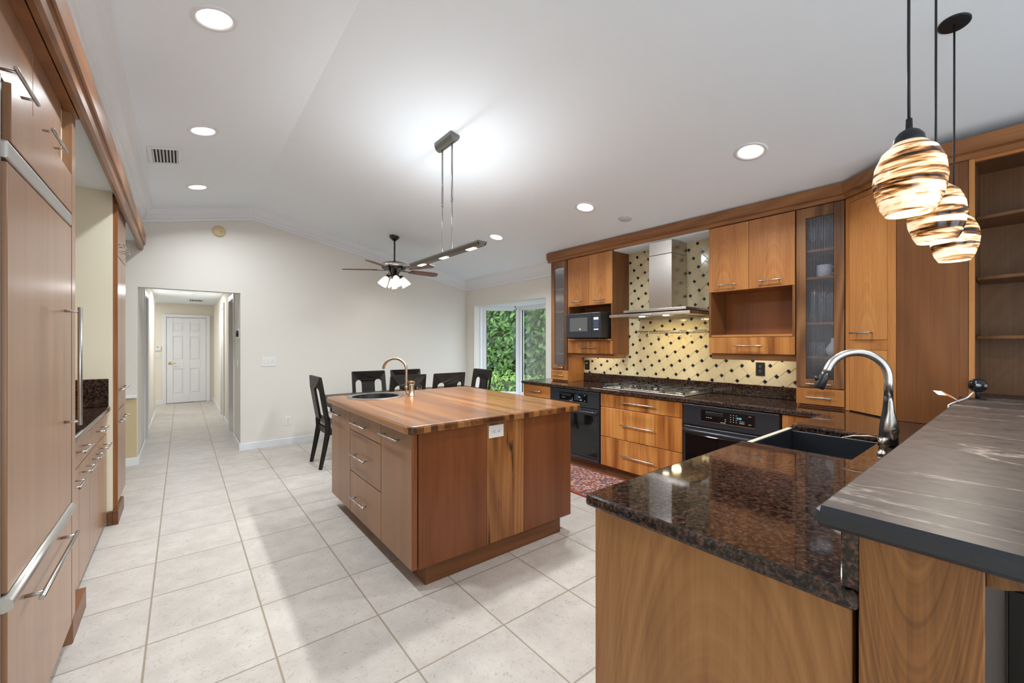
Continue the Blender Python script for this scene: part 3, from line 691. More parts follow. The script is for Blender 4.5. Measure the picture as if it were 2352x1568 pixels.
# ------------------------------------------------------------------ island
isl = thing('kitchen_island', 'large wooden kitchen island base with drawers and bar handles', 'kitchen island', (1.65, 2.96, 0))
B('body', M_wRd, isl, 1.032, 2.268, 2.192, 3.738, .111, .755)
MB().box(1.10, 2.195, 2.186, 3.67, 0, .112, .002).build('plinth', M_plinth, isl)
for y0, y1, z0, z1, hz, hl, hy in ((3.268, 3.762, .112, .885, .812, .25, 3.60), (2.637, 3.264, .738, .885, .806, .30, 3.02), (2.637, 3.264, .428, .735, .572, .30, 3.02), (2.637, 3.264, .112, .425, .255, .30, 3.02), (2.176, 2.633, .112, .885, .825, .29, 2.45)):
    d = front(isl, 'door' if y0 != 2.637 else 'drawer', 1.010, -1, y0, y1, z0, z1, M_isL)
    handle(d, (1.010, hy, hz), (0, 1, 0), (-1, 0, 0), hl, .034, .0065)
MB().box(1.013, 1.046, 2.172, 2.19, .112, .885, .008, 3).build('corner_stile', M_isD, isl)
for x0, x1, m in ((1.050, 1.520, M_isD), (1.522, 1.640, M_heart), (1.6405, 1.735, M_heart), (1.7355, 1.828, M_heart), (1.830, 2.290, M_isD)):
    B('end_panel', m, isl, x0, x1, 2.170, 2.191, .112, .885, .001)
B('side_panel', M_isD, isl, 2.27, 2.29, 2.192, 3.74, .112, .885, .001); B('back_panel', M_isD, isl, 1.03, 2.29, 3.741, 3.76, .112, .885, .001)
top = MB().prism(rrect(.968, 2.378, 2.128, 3.80, .045), .888, .936, 'Z', .013, 3).build('butcher_block_top', M_block, origin=(1.65, 2.96, .91))
SX, SY, SR = 1.315, 3.555, .205
cut(top, MB().lathe([(0, -.1), (SR, -.1), (SR, .1), (0, .1)], (SX, SY, .91), n=48))
top.data.materials.append(M_blockedge)
for f in top.data.polygons:
    if abs(f.normal.z) < .5: f.material_index = 1
tag(top, 'glossy butcher block top of the kitchen island with rounded corners', 'countertop')
sk = thing('bar_sink', 'round black bar sink with a metal rim set into the butcher block', 'sink', (SX, SY, .936))
MB().lathe([(SR-.008, .002), (SR-.012, -.01), (SR-.02, -.12), (SR-.06, -.165), (.03, -.172), (0, -.172)], (SX, SY, .936), n=48).build('basin', M_barsink, sk)
MB().lathe([(SR-.010, .0015), (SR+.002, .008), (SR+.022, .007), (SR+.030, .001)], (SX, SY, .936), n=48).build('rim', M_graymetal, sk)
MB().lathe([(0, 0), (.034, 0), (.034, .006), (.028, .006), (.02, .002), (0, .002)], (SX, SY, .7645), n=20).build('drain', M_chrome, sk)
fa = thing('bar_faucet', 'brushed bronze gooseneck faucet standing beside the round bar sink', 'faucet', (1.575, 3.395, .936))
u = Vector((-.78, .62, 0)); b0 = Vector((1.575, 3.395, .936)); rb = b0+u*.045
MB().lathe([(0, 0), (.027, 0), (.027, .004), (.023, .006), (.023, .095), (.0235, .10), (0, .10)], b0, n=24).build('valve_body', M_bronze, fa)
MB().obox(b0+Vector((0, 0, .116)), (.9, .2, -.12), (-.2, .97, 0), (.1, 0, 1), .058, .040, .026, .008, 3).build('lever', M_bronze, fa)
pts = [b0+Vector((0, 0, .018)), b0+u*.02+Vector((0, 0, .016)), b0+u*.036+Vector((0, 0, .022)), rb+Vector((0, 0, .045)), rb+Vector((0, 0, .10)), rb+Vector((0, 0, .225))]
for i in range(1, 15):
    a = PI*i/15*.97; pts.append(rb+u*(.102-.102*math.cos(a))+Vector((0, 0, .225+.102*math.sin(a))))
pts.append(pts[-1]+Vector((0, 0, -.018)) + u*.002)
mb = MB(); mb.tube(pts, .0115, 14).cyl(rb+Vector((0, 0, .05)), rb+Vector((0, 0, .085)), .0145, 16).build('spout', M_bronze, fa)
plate('outlet', 'white outlet on the end of the kitchen island under the butcher block', 'outlet', (1.592, 2.169, .829), (1, 0, 0), (0, -1, 0), .118, .080, M_plastic, 'duplexh')

# ------------------------------------------------------------------ dining table and chairs
tb = thing('dining_table', 'long dark wooden dining table standing behind the island', 'table', (2.33, 5.02, 0))
B('tabletop', M_table, tb, 1.35, 3.31, 4.63, 5.42, .70, .762, .004)
B('apron', M_table, tb, 1.375, 3.285, 4.655, 5.395, .63, .6995)
for x in (1.48, 3.18):
    for y in (4.76, 5.29): MB().box(x-.045, x+.045, y-.045, y+.045, 0, .6295, .004).box(x-.08, x+.08, y-.03, y+.03, .56, .629, .02, 2).build('leg', M_ebony, tb)
def chair(label):
    t = thing('dining_chair', label, 'chair', (0, 0, 0), 'black dining chairs')
    w, H = .225, 1.02
    lean = lambda z: -.205-(z-.44)*.17
    def backmesh():
        mb = MB()
        # top rail with two arched cut-outs, splat, posts, lower rail: outlines in the y-z plane
        def arch(yc, hw, zb, zt, n=8): return [(yc+hw*math.cos(PI*i/n), zt-hw+hw*math.sin(PI*i/n)) for i in range(n+1)]
        o1, hw = .132, .047; zt = .905
        top = [(w, .80), (w-.002, H-.01), (w-.012, H), (-w+.012, H), (-w+.002, H-.01), (-w, .80), (-o1-hw, .80)]
        top += [(y, z) for y, z in arch(-o1, hw, 0, zt)][::-1]+[(-o1+hw, .80), (o1-hw, .80)]+arch(o1, hw, 0, zt)[::-1]+[(o1+hw, .80)]
        mb.prism(top, -.013, .013, 'X')
        for y0, y1, z0, z1 in ((-w, -o1-hw, .545, .80), (o1+hw, w, .545, .80), (-o1+hw, o1-hw, .545, .80)): mb.box(-.013, .013, y0, y1, z0, z1)
        mb.box(-.014, .014, -w, w, .50, .56, .003)
        mb.box(-.016, .010, -w+.02, w-.02, H-.115, H-.108)
        for v in mb.bm.verts: v.co.x += lean(v.co.z)+.055*(v.co.y/w)**2-.03
        return mb
    backmesh().build('backrest', M_ebony, t)
    for s in (-1, 1):
        mb = MB(); y = s*(w-.022)
        mb.tube([(-.275, y, 0), (-.235, y, .2), (-.195, y, .42), (-.20, y, .50), (-.20, y, .57)], [.021, .026, .031, .030, .024], 4, False)
        mb.build('leg', M_ebony, t)
        mb = MB(); mb.tube([(.185, y, 0), (.185, y, .40)], [.022, .031], 4, False); mb.build('leg', M_ebony, t)
    mb = MB(); mb.box(-.19, .20, -w, -w+.03, .37, .435, .003).box(-.19, .20, w-.03, w, .37, .435, .003).box(.17, .20, -w+.03, w-.03, .37, .435).box(-.20, -.17, -w+.03, w-.03, .37, .435).build('seat_frame', M_ebony, t)
    mb = MB(); mb.prism(rrect(-.19, .21, -w+.012, w-.012, .04), .436, .485, 'Z', .018, 3).build('seat_cushion', M_cushion, t)
    return t
c0 = chair('black dining chair at the left end of the table, side view beside the island')
c0.location = (1.47, 5.10, 0); c0.rotation_euler = (0, 0, 0)
G = 'black dining chairs'
dup(c0, (1.975, 5.32, 0), -PI/2, 'black dining chair by the far wall, directly left of the bar faucet', G)
dup(c0, (2.505, 5.32, 0), -PI/2, 'black dining chair by the far wall, half hidden behind another chair and the faucet', G)
dup(c0, (2.10, 4.88, 0), PI/2, 'black dining chair with its back to the island, directly behind the bar faucet', G)
dup(c0, (2.655, 4.88, 0), PI/2, 'black dining chair with its back to the island, standing alone near the end chair', G)
dup(c0, (3.12, 4.95, 0), PI, 'black dining chair at the window end of the table, before the hedge view', G)

# ------------------------------------------------------------------ fittings on the far wall and in the hallway
sm = thing('smoke_detector', 'round yellowed smoke detector high on the far wall', 'smoke detector', (.365, YF, 2.81))
MB().lathe([(0, 0), (.068, 0), (.068, .018), (.060, .026), (0, .030)], (.365, YF, 2.81), (0, -1, 0), 32).build('housing', plain('yellowed_plastic', srgb(214, 190, 150), .5), sm)
mb = MB()
for dx, dz in ((.02, -.012), (.03, -.005)): mb.obox((.365+dx, YF-.0305, 2.81+dz), (1, 0, 0), (0, 1, 0), (0, 0, 1), .006, .003, .008)
mb.build('grille', M_gap, sm)
plate('light_switch', 'white triple switch plate on the far wall right of the hallway', 'light switch', (.918, YF, 1.147), (1, 0, 0), (0, -1, 0), .168, .124, M_plastic, 'rockers3')
plate('outlet', 'white outlet low on the far wall above the baseboard', 'outlet', (1.147, YF, .322), (1, 0, 0), (0, -1, 0), .074, .118, M_plastic, 'duplex')
th = thing('thermostat', 'small black thermostat on white base on the hallway opening jamb', 'thermostat', (.594, 6.60, 1.52))
MB().obox((.591, 6.60, 1.52), (0, 1, 0), (1, 0, 0), (0, 0, 1), .12, .008, .13, .003).build('base_plate', M_plastic, th)
MB().lathe([(0, 0), (.042, 0), (.042, .022), (.036, .026), (0, .026)], (.587, 6.60, 1.52), (-1, 0, 0), 28).build('dial', M_black, th)
plate('light_switch', 'white rocker switch inside the hallway opening below the thermostat', 'light switch', (.594, 6.72, 1.12), (0, 1, 0), (-1, 0, 0), .075, .118, M_plastic, 'rocker')
kp = thing('alarm_keypad', 'white alarm keypad on the hallway end wall left of the door', 'keypad', (-.43, 12.40, 1.27))
B('housing', M_plastic, kp, -.50, -.375, 12.375, 12.399, 1.22, 1.33, .006, 2); B('display', M_steelgrey, kp, -.455, -.41, 12.3735, 12.3755, 1.295, 1.312)
plate('light_switch', 'white double switch on the hallway end wall below the keypad', 'light switch', (-.435, 12.40, 1.105), (1, 0, 0), (0, -1, 0), .118, .118, M_plastic, 'rockers2')

# ------------------------------------------------------------------ range wall: base units
BX = 3.48                                        # base fronts
CE = 3.45                                        # counter edge
def base_unit(label, y0, y1, rows, hl, mat, handles=True):
    t = thing('base_cabinet', label, 'cabinet', (3.77, (y0+y1)/2, 0))
    B('body', M_wRd, t, BX+.021, 4.05, y0+.001, y1-.001, .11, .872)
    B('toe_kick', M_plinthY, t, BX+.075, BX+.095, y0+.001, y1-.001, 0, .109)
    for z0, z1 in rows:
        d = front(t, 'drawer', BX, -1, y0, y1, z0, z1, mat)
        handle(d, (BX, (y0+y1)/2, (z0+z1)/2), (0, 1, 0), (-1, 0, 0), hl, .034, .0065)
    return t
t = base_unit('narrow wooden base cabinet at the window end of the range counter', 3.632, 4.135, ((.722, .872),), .20, M_wRy)
front(t, 'door', BX, -1, 3.632, 4.135, .112, .719, M_wR)
base_unit('wooden three-drawer base cabinet under the cooktop between the two ovens', 1.942, 2.862, ((.728, .870), (.418, .725), (.112, .415)), .385, M_wBank)
base_unit('narrow wooden base cabinet at the inside corner beside the sink', .930, 1.162, ((.112, .870),), .12, M_wBank)
def oven(label, y0, y1, style):
    t = thing('oven', label, 'oven', (3.75, (y0+y1)/2, 0)); yc = (y0+y1)/2; XF = BX-.012
    B('body', M_ovenmetal, t, BX+.012, 4.04, y0+.004, y1-.004, .112, .868)
    B('toe_kick', M_plinthY, t, BX+.075, BX+.095, y0+.001, y1-.001, 0, .110)
    B('frame', M_black, t, BX, BX+.012, y0+.002, y1-.002, .112, .868, .002)
    B('control_panel', M_ovenmetal, t, XF, BX, y0+.008, y1-.008, .690, .866, .004, 2)
    cp = B('touch_panel', M_gloss, t, XF-.003, XF+.001, yc-.21, yc+.215, .738, .832, .0025)
    mb = MB(); mb.box(XF-.004, XF-.0025, yc-.21, yc+.215, .733, .737); mb.build('trim_line', M_steel, cp)
    xk = XF-.0045
    def pad(y_, z_, w_, h_, mat, nm='key'): return MB().box(xk, xk+.002, y_-w_/2, y_+w_/2, z_-h_/2, z_+h_/2, .0006).build(nm, mat, cp)
    mb = MB(); mb.box(xk, xk+.002, yc+.03, yc+.175, .790, .820, .002); mb.build('display_window', M_black, cp)
    mb = MB().use(M_keys)
    for i in range(3):
        for j in range(4): mb.box(xk, xk+.002, yc-.030+.0-i*.022-.004, yc-.030-i*.022+.004, .816-j*.018-.003, .816-j*.018+.003)
    for i in range(3): mb.box(xk, xk+.002, yc+.165-i*.019-.006, yc+.165-i*.019+.006, .768, .774)
    for i in range(2): mb.box(xk, xk+.002, yc+.012-.005, yc+.012+.005, .756+.014*i, .762+.014*i)
    mb.box(xk, xk+.002, yc-.135, yc-.098, .757, .764).box(xk, xk+.002, yc-.135, yc-.098, .772, .776); mb.box(xk, xk+.002, yc-.185, yc-.165, .818, .823); mb.box(xk, xk+.002, yc-.185, yc-.165, .756, .761)
    mb.build('keypad', M_keys, cp)
    txt('clock_digits', '2:55', (xk-.0005, yc-.097, .790), .020, M_clock, cp)
    txt('maker_name', 'KitchenAid', (xk+.001, yc+.03, .742), .009, M_plastic, cp)
    dr = B('door', M_ovenmetal, t, XF, BX, y0+.012, y1-.012, .150, .678, .004, 2)
    MB().box(XF-.004, XF+.001, y0+.03, y1-.03, .170, .610, .002).build('door_glass', M_gloss, dr)
    mb = MB(); hy0, hy1, hx = y0+.02, y1-.02, XF-.040; pts = []
    for i in range(13):
        s = i/12; pts.append((hx-.012*math.sin(PI*s)+(.025 if i in (0, 12) else 0), hy0+(hy1-hy0)*s, .648))
    mb.tube(pts, .014, 12); mb.cyl((XF, hy0+.02, .648), (hx, hy0+.02, .648), .010).cyl((XF, hy1-.02, .648), (hx, hy1-.02, .648), .010); mb.build('handle', M_ovenmetal, dr)
    B('vent_trim', M_ovenmetal, t, XF-.004, BX, y0+.012, y1-.012, .114, .145, .006, 2)
    return t
def txt(name, body, loc, size, mat, parent, rot=(PI/2, 0, -PI/2)):
    c = bpy.data.curves.new(name, 'FONT'); c.body = body; c.size = size; c.align_x = 'CENTER'; c.extrude = .0004
    o = bpy.data.objects.new(name, c); COL.objects.link(o); bpy.context.view_layer.update()
    me = bpy.data.meshes.new_from_object(o.evaluated_get(bpy.context.evaluated_depsgraph_get())); bpy.data.objects.remove(o); bpy.data.curves.remove(c)
    me.materials.clear(); me.materials.append(mat)
    o = bpy.data.objects.new(name, me); COL.objects.link(o); o.rotation_euler = rot; o.parent = parent; o.location = Vector(loc)-ORG[parent.name]; return o
M_keys = plain('grey_key_legend', (.28, .29, .31), .5)
oven('black built-in oven left of the drawers, partly hidden by the island', 2.866, 3.628, 0)
oven('black built-in oven right of the drawers, beside the sink', 1.166, 1.938, 1)

# ------------------------------------------------------------------ L-shaped granite counter, sink, peninsula, raised bar
poly = [(1.02, .212), (4.055, .212), (4.055, 4.15), (3.45, 4.15), (3.45, .905), (2.845, .905), (2.845, .478), (2.19, .478), (2.19, .905), (1.02, .905)]
ct = MB().prism(poly, .875, .914, 'Z', .011, 3).build('countertop', M_gran, origin=(2.5, 1.0, .9))
tag(ct, 'polished dark brown granite counter along the range wall and around the sink', 'countertop')
tag(MB().box(4.036, XR-.001, 1.158, 3.598, .915, 1.018, .003).build('backsplash', M_gran), 'long dark granite upstand along the range wall behind the cooktop', 'backsplash')
tag(MB().box(1.03, 3.47, .212, .240, .915, 1.049, .002).build('backsplash', M_gran), 'dark granite upstand between the sink counter and the raised bar', 'backsplash')
pn = thing('peninsula_cabinet', 'wooden peninsula cabinet with a wide plain end panel under the granite', 'cabinet', (2.2, .55, 0))
B('end_panel', M_pen, pn, 1.050, 1.072, .226, .886, 0, .874, .0015)
B('body', M_wRd, pn, 1.073, 2.185, .226, .865, .11, .873); B('body', M_wRd, pn, 2.186, 2.85, .226, .865, .11, .62); B('body', M_wRd, pn, 2.851, 3.46, .226, .865, .11, .873)
B('toe_kick', M_plinth, pn, 1.073, 3.46, .226, .80, 0, .109)
for x0, x1, z0, z1 in ((1.074, 1.62, .112, .872), (1.622, 2.184, .112, .872), (2.19, 2.845, .112, .60), (2.852, 3.455, .112, .872)): 
    d = MB().box(x0, x1, .866, .886, z0, z1, .0015).build('door', M_wR, pn); handle(d, ((x0+x1)/2, .886, z1-.06), (1, 0, 0), (0, 1, 0), .2)
# apron-front sink
sk = thing('apron_sink', 'deep black composite apron-front sink in the granite peninsula', 'sink', (2.52, .69, .62))
mb = MB(); x0, x1, y0, y1, zt, zb, tt = 2.196, 2.839, .484, .918, .892, .660, .028
mb.box(x0, x1, y1-tt, y1, zb-.02, zt, .008, 3).box(x0, x0+tt*.5, y0, y1-tt, zb-.02, zt-.01, .003).box(x1-tt*.5, x1, y0, y1-tt, zb-.02, zt-.01, .003).box(x0+tt*.5, x1-tt*.5, y0, y0+tt*.5, zb-.02, zt-.01, .003).box(x0+tt*.5, x1-tt*.5, y0+tt*.5, y1-tt, zb-.02, zb, .004)
mb.build('basin', M_sinkblack, sk)
lab(B('apron_rim', plain('worn_pale_rim', srgb(205, 198, 180), .4), sk, x0+.004, x1-.004, y1-.026, y1-.002, zt-.001, zt+.003, .0015), 'pale worn top edge of the apron')
MB().lathe([(0, 0), (.045, 0), (.045, .004), (.02, .006), (0, .006)], (2.52, .69, zb+.0005), n=24).build('drain', M_chrome, sk)
# faucet
fa = thing('kitchen_faucet', 'tall pull-down kitchen faucet in steel and black behind the apron sink', 'faucet', (2.60, .425, .914))
b0 = Vector((2.60, .425, .914)); u = Vector((-.52, .854, 0)); u.normalize()
MB().lathe([(0, 0), (.034, 0), (.036, .02), (.034, .075), (.029, .12), (.022, .17), (.0185, .21), (.018, .235), (0, .235)], b0, n=28).build('base', M_black, fa)
pts = [b0+Vector((0, 0, .232)), b0+Vector((0, 0, .30))]; RR = .122
for i in range(0, 19):
    a = PI*i/18*.90; pts.append(b0+u*(RR-RR*math.cos(a))+Vector((0, 0, .318+RR*math.sin(a))))
e = pts[-1]; dr = (pts[-1]-pts[-2]).normalized(); pts.append(e+dr*.02)
MB().tube(pts, .0175, 18).build('spout', M_faucet, fa)
e = pts[-1]
hd = MB().tube([e, e+dr*.03, e+dr*.075, e+dr*.082], [.0195, .021, .024, .020], 18).build('spray_head', M_black, fa)
sd = Vector((.78, .62, 0)); MB().cyl(e+dr*.028+u*.014, e+dr*.028+u*.036, .011, 12).build('spray_button', M_black, hd)
sd = Vector((-.72, -.40, 0)).normalized()
mb = MB(); h0 = b0+sd*.030
mb.tube([h0+Vector((0, 0, .035)), h0+Vector((0, 0, .06)), h0+Vector((0, 0, .085)), h0+Vector((0, 0, .12)), h0-sd*.006+Vector((0, 0, .16)), h0-sd*.008+Vector((0, 0, .215)), h0-sd*.008+Vector((0, 0, .228))], [.012, .026, .0285, .024, .013, .0085, .005], 20)
mb.build('lever_handle', M_faucet, fa)
mb = MB(); mb.lathe([(.008, 0), (.0095, 0), (.0095, .0015), (.008, .0015)], h0+sd*.0275+Vector((0, 0, .085)), sd, 20); mb.build('emblem', M_nickel, fa)
sp = thing('soap_dispenser', 'small brushed metal soap dispenser beside the kitchen faucet', 'soap dispenser', (2.375, .405, .914))
MB().lathe([(0, 0), (.022, 0), (.021, .012), (.013, .018), (.012, .035), (.020, .042), (.017, .055), (.0205, .075), (0, .076)], (2.375, .405, .914), n=24).build('pump', M_steelbr, sp)
MB().tube([(2.375, .405, .985), (2.345, .45, .992), (2.315, .495, .990), (2.29, .53, .978)], [.006, .005, .0042, .0035], 10).build('nozzle', M_bronze, sp)
# raised bar
struct(MB().box(1.05, 3.46, .056, .208, 0, 1.048).build('wall_bar', plain('taupe_paint', srgb(50, 36, 24), .75)))
kn = thing('bar_end_panel', 'wooden panel with arched grain closing the end of the raised bar wall', 'panel', (1.045, .13, 0))
B('panel', M_knee, kn, 1.030, 1.049, .050, .212, 0, 1.046, .0015)
bt = MB().prism([(.948, -.22), (3.86, -.22), (3.86, .228), (3.468, .228), (3.468, .262), (.948, .262)], 1.05, 1.09, 'Z', .009, 1).build('countertop', M_bar, origin=(2.2, 0, 1.07))
bt.data.materials.append(M_baredge)
for f in bt.data.polygons:
    if f.normal.z < .95: f.material_index = 1
tag(bt, 'raised bar top of grey brown stone with thin white veins', 'bar top')
cb = MB().prism([(.054, 1.049), (-.16, 1.049), (-.16, 1.03), (-.10, 1.02), (.03, .965), (.054, .960)], 1.13, 1.175, 'X', .002, 1).build('corbel', M_knee)
tag(cb, 'small wooden bracket under the near end of the raised bar', 'bracket')
ts = thing('bar_stool', 'black bar stool tucked under the raised bar', 'stool', (2.225, -.15, 0))
MB().prism(rrect(2.025, 2.425, -.34, .052, .03), .625, .668, 'Z', .012, 2).build('seat', M_ebony, ts)
for x in (2.035, 2.395): B('side_panel', M_ebony, ts, x, x+.022, -.33, .050, .001, .6245, .002)
B('footrest', M_ebony, ts, 2.058, 2.394, -.16, -.12, .18, .21, .003)
# security camera on the bar
scam = thing('security_camera', 'small round black home camera on a stand at the end of the bar', 'camera', (3.40, .19, 1.09))
c = Vector((3.40, .19, 1.09)); n = Vector((-.95, -.15, .05)).normalized()
MB().lathe([(0, 0), (.036, 0), (.036, .004), (.010, .006), (0, .006)], c, n=28).lathe([(0, .006), (.009, .006), (.008, .03), (.014, .052), (0, .058)], c, n=16).build('stand', M_matblack, scam)
MB().lathe([(0, -.022), (.024, -.022), (.037, -.010), (.037, .010), (.033, .016), (0, .017)], c+Vector((0, 0, .078)), n, 32).build('head', M_gloss, scam)
MB().lathe([(0, .0172), (.009, .0172), (.009, .019), (0, .0195)], c+Vector((0, 0, .078)), n, 20).build('lens', M_steelgrey, scam)
cd = thing('camera_cable', 'white camera cable with an orange striped tag at the bar edge', 'cable', (3.35, .24, 1.09))
MB().tube([(3.40, .20, 1.135), (3.385, .212, 1.12), (3.36, .225, 1.100), (3.25, .236, 1.097), (3.15, .246, 1.097), (3.06, .256, 1.095), (3.03, .268, 1.086), (3.04, .268, 1.04), (3.06, .262, .96), (3.06, .262, .925)], .0035, 8).build('cord', M_plastic, cd)
mb = MB(); tg = [(3.16, .246, 1.1005), (3.10, .262, 1.122), (3.05, .285, 1.142), (3.01, .312, 1.146)]
for i, m in enumerate((M_plastic, M_orangetag, M_plastic)):
    mb.use(m); a, b = Vector(tg[i]), Vector(tg[i+1]); s = Vector((.55, .60, .55))
    mb.obox((a+b)/2, (b-a).normalized(), s.normalized(), (b-a).cross(s).normalized(), (b-a).length, .034, .001)
mb.build('paper_tag', M_plastic, cd)

# ------------------------------------------------------------------ cooktop
ck = thing('gas_cooktop', 'stainless steel five-burner gas cooktop in the granite counter', 'cooktop', (3.76, 2.40, .914))
mb = MB(); mb.prism(rrect(3.515, 4.015, 1.945, 2.865, .012), .915, .927, 'Z', .004, 2).build('tray', M_steel, ck)
mb = MB(); mb.prism([(3.53, 2.20), (3.53, 2.60), (3.66, 2.56), (3.66, 2.24)], .927, .940, 'Z', .005, 2).build('control_deck', M_steelbr, ck)
for i in range(5):
    y = 2.54-.07*i; x = 3.60
    kb = MB().lathe([(0, 0), (.021, 0), (.019, .012), (0, .013)], (x, y, .940), n=20).obox((x, y, .962), (1, 0, 0), (0, 1, 0), (.35, 0, 1), .034, .009, .022, .003, 2).build('knob', M_black, ck)
for bx, by, r in ((3.64, 2.06, .045), (3.90, 2.06, .055), (3.80, 2.405, .065), (3.64, 2.75, .045), (3.90, 2.75, .055)):
    MB().use(M_steel).lathe([(0, 0), (r, 0), (r*.9, .010), (0, .010)], (bx, by, .927), n=24).use(M_black).lathe([(0, .010), (r*.7, .010), (r*.66, .018), (0, .019)], (bx, by, .927), n=24).build('burner', None, ck)
M_iron = plain('grate_enamel', (.045, .045, .045), .25)
def grate(x0, x1, y0, y1, cs):
    mb = MB(); z = .958; r = .0055
    mb.tube([(x0, y0, z), (x1, y0, z), (x1, y1, z), (x0, y1, z), (x0, y0, z)], r, 6, False)
    for x in (x0, x1):
        for y in (y0, y1): mb.cyl((x, y, .927), (x, y, z+.008), .010, 8)
    for cx, cy in cs:
        for dx, dy in ((1, 0), (-1, 0), (0, 1), (0, -1)):
            ex = x1 if dx > 0 else x0 if dx < 0 else cx; ey = y1 if dy > 0 else y0 if dy < 0 else cy
            if len(cs) > 1 and dx: ex = cx+dx*.125
            mb.tube([(cx+dx*.025, cy+dy*.025, z+.004), (ex, ey, z)], r, 6, False)
    mb.build('grate', M_iron, ck)
grate(3.545, 3.995, 1.965, 2.165, ((3.66, 2.065), (3.88, 2.065))); grate(3.68, 3.995, 2.255, 2.555, ((3.80, 2.405),)); grate(3.545, 3.995, 2.645, 2.845, ((3.66, 2.745), (3.88, 2.745)))

# ------------------------------------------------------------------ tiled splashback: 10 cm tiles set on the diagonal with small black dots
def clip(poly, rects):
    out = []
    for (a0, a1, b0, b1) in rects:
        p = poly
        for ax, lim, sg in ((0, a0, 1), (0, a1, -1), (1, b0, 1), (1, b1, -1)):
            q = []
            for i in range(len(p)):
                c, d = p[i], p[(i+1) % len(p)]; fc, fd = sg*(c[ax]-lim), sg*(d[ax]-lim)
                if fc >= 0: q.append(c)
                if (fc > 0) != (fd > 0) and abs(fc-fd) > 1e-12:
                    t = fc/(fc-fd); q.append((c[0]+t*(d[0]-c[0]), c[1]+t*(d[1]-c[1])))
            p = q
            if len(p) < 3: break
        if len(p) >= 3:
            ar = abs(sum(p[i][0]*p[(i+1) % len(p)][1]-p[(i+1) % len(p)][0]*p[i][1] for i in range(len(p))))/2
            if ar > 1e-5: out.append(p)
    return out
def splash():
    mb = MB(); xf = XR-.001
    # h = -y to the right, z up
    rects = [(-3.597, -2.914, 1.019, 1.30), (-2.914, -1.834, 1.019, 2.42), (-1.834, -1.158, 1.019, 1.32)]
    mb.use(M_grout)
    for a0, a1, b0, b1 in rects: mb.box(xf-.006, xf, -a1, -a0, b0, b1)
    s, t, g = .101, .0295, .0028; r = math.sqrt(.5); e1, e2 = (r, r), (-r, r)
    oh, oz = -2.085, 1.313
    W = lambda a, b: (oh+a*e1[0]+b*e2[0], oz+a*e1[1]+b*e2[1])
    def sq(a0, b0, w, m, dep, bv):
        full = [W(a0+g/2, b0+g/2), W(a0+w-g/2, b0+g/2), W(a0+w-g/2, b0+w-g/2), W(a0+g/2, b0+w-g/2)]
        for p in clip(full, rects):
            cx = sum(q[0] for q in p)/len(p); cz = sum(q[1] for q in p)/len(p)
            inn = []
            for q in p:
                dx, dz = cx-q[0], cz-q[1]; L_ = math.hypot(dx, dz); inn.append((q[0]+dx/L_*bv, q[1]+dz/L_*bv))
            mb.use(m); o0 = [mb.bm.verts.new((xf-.006, -q[0], q[1])) for q in p]; o1 = [mb.bm.verts.new((xf-.006-dep, -q[0], q[1])) for q in inn]
            n = len(p); mb.bm.faces.new(o1).material_index = mb.mi
            for i in range(n): mb.bm.faces.new([o0[i], o0[(i+1) % n], o1[(i+1) % n], o1[i]]).material_index = mb.mi
    for i in range(-26, 27):
        for j in range(-26, 27):
            a0, b0 = i*s+j*t, -i*t+j*s; c = W(a0+s/2, b0+s/2)
            if not (-3.8 < c[0] < -1.0 and .9 < c[1] < 2.6): continue
            sq(a0, b0, s, M_tile, .005, .0022); sq(a0, b0+s, t, M_dot, .0055, .0015)
    return mb.build('tile_splashback')
tag(splash(), 'cream diagonal wall tiles with small black dots behind the cooktop and hood', 'wall tiles')
plate('outlet', 'black outlet with a plug on the tiles under the left wall cabinet', 'outlet', (4.049, 3.545, 1.118), (0, 1, 0), (-1, 0, 0), .075, .120, M_black, 'duplex', M_keys)
plate('outlet', 'black outlet on the tiles under the right wall cabinet', 'outlet', (4.049, 1.52, 1.165), (0, 1, 0), (-1, 0, 0), .075, .120, M_black, 'duplex', M_keys)
rl = thing('hook_rail', 'thin steel utensil rail with hooks on the tiles under the hood', 'rail', (4.01, 2.38, 1.52))
MB().cyl((4.012, 1.985, 1.524), (4.012, 2.78, 1.524), .006).cyl((4.012, 2.02, 1.524), (4.049, 2.02, 1.524), .005).cyl((4.012, 2.74, 1.524), (4.049, 2.74, 1.524), .005).build('bar', M_steel, rl)
for y in (2.75, 2.63, 2.505, 2.38, 2.255, 2.14):
    MB().tube([(4.012, y, 1.524+.0085), (4.0035, y, 1.528), (4.002, y, 1.515), (4.006, y, 1.49), (4.002, y, 1.470), (3.99, y, 1.462), (3.98, y, 1.47), (3.978, y, 1.48)], .0035, 8).build('hook', M_steel, rl)

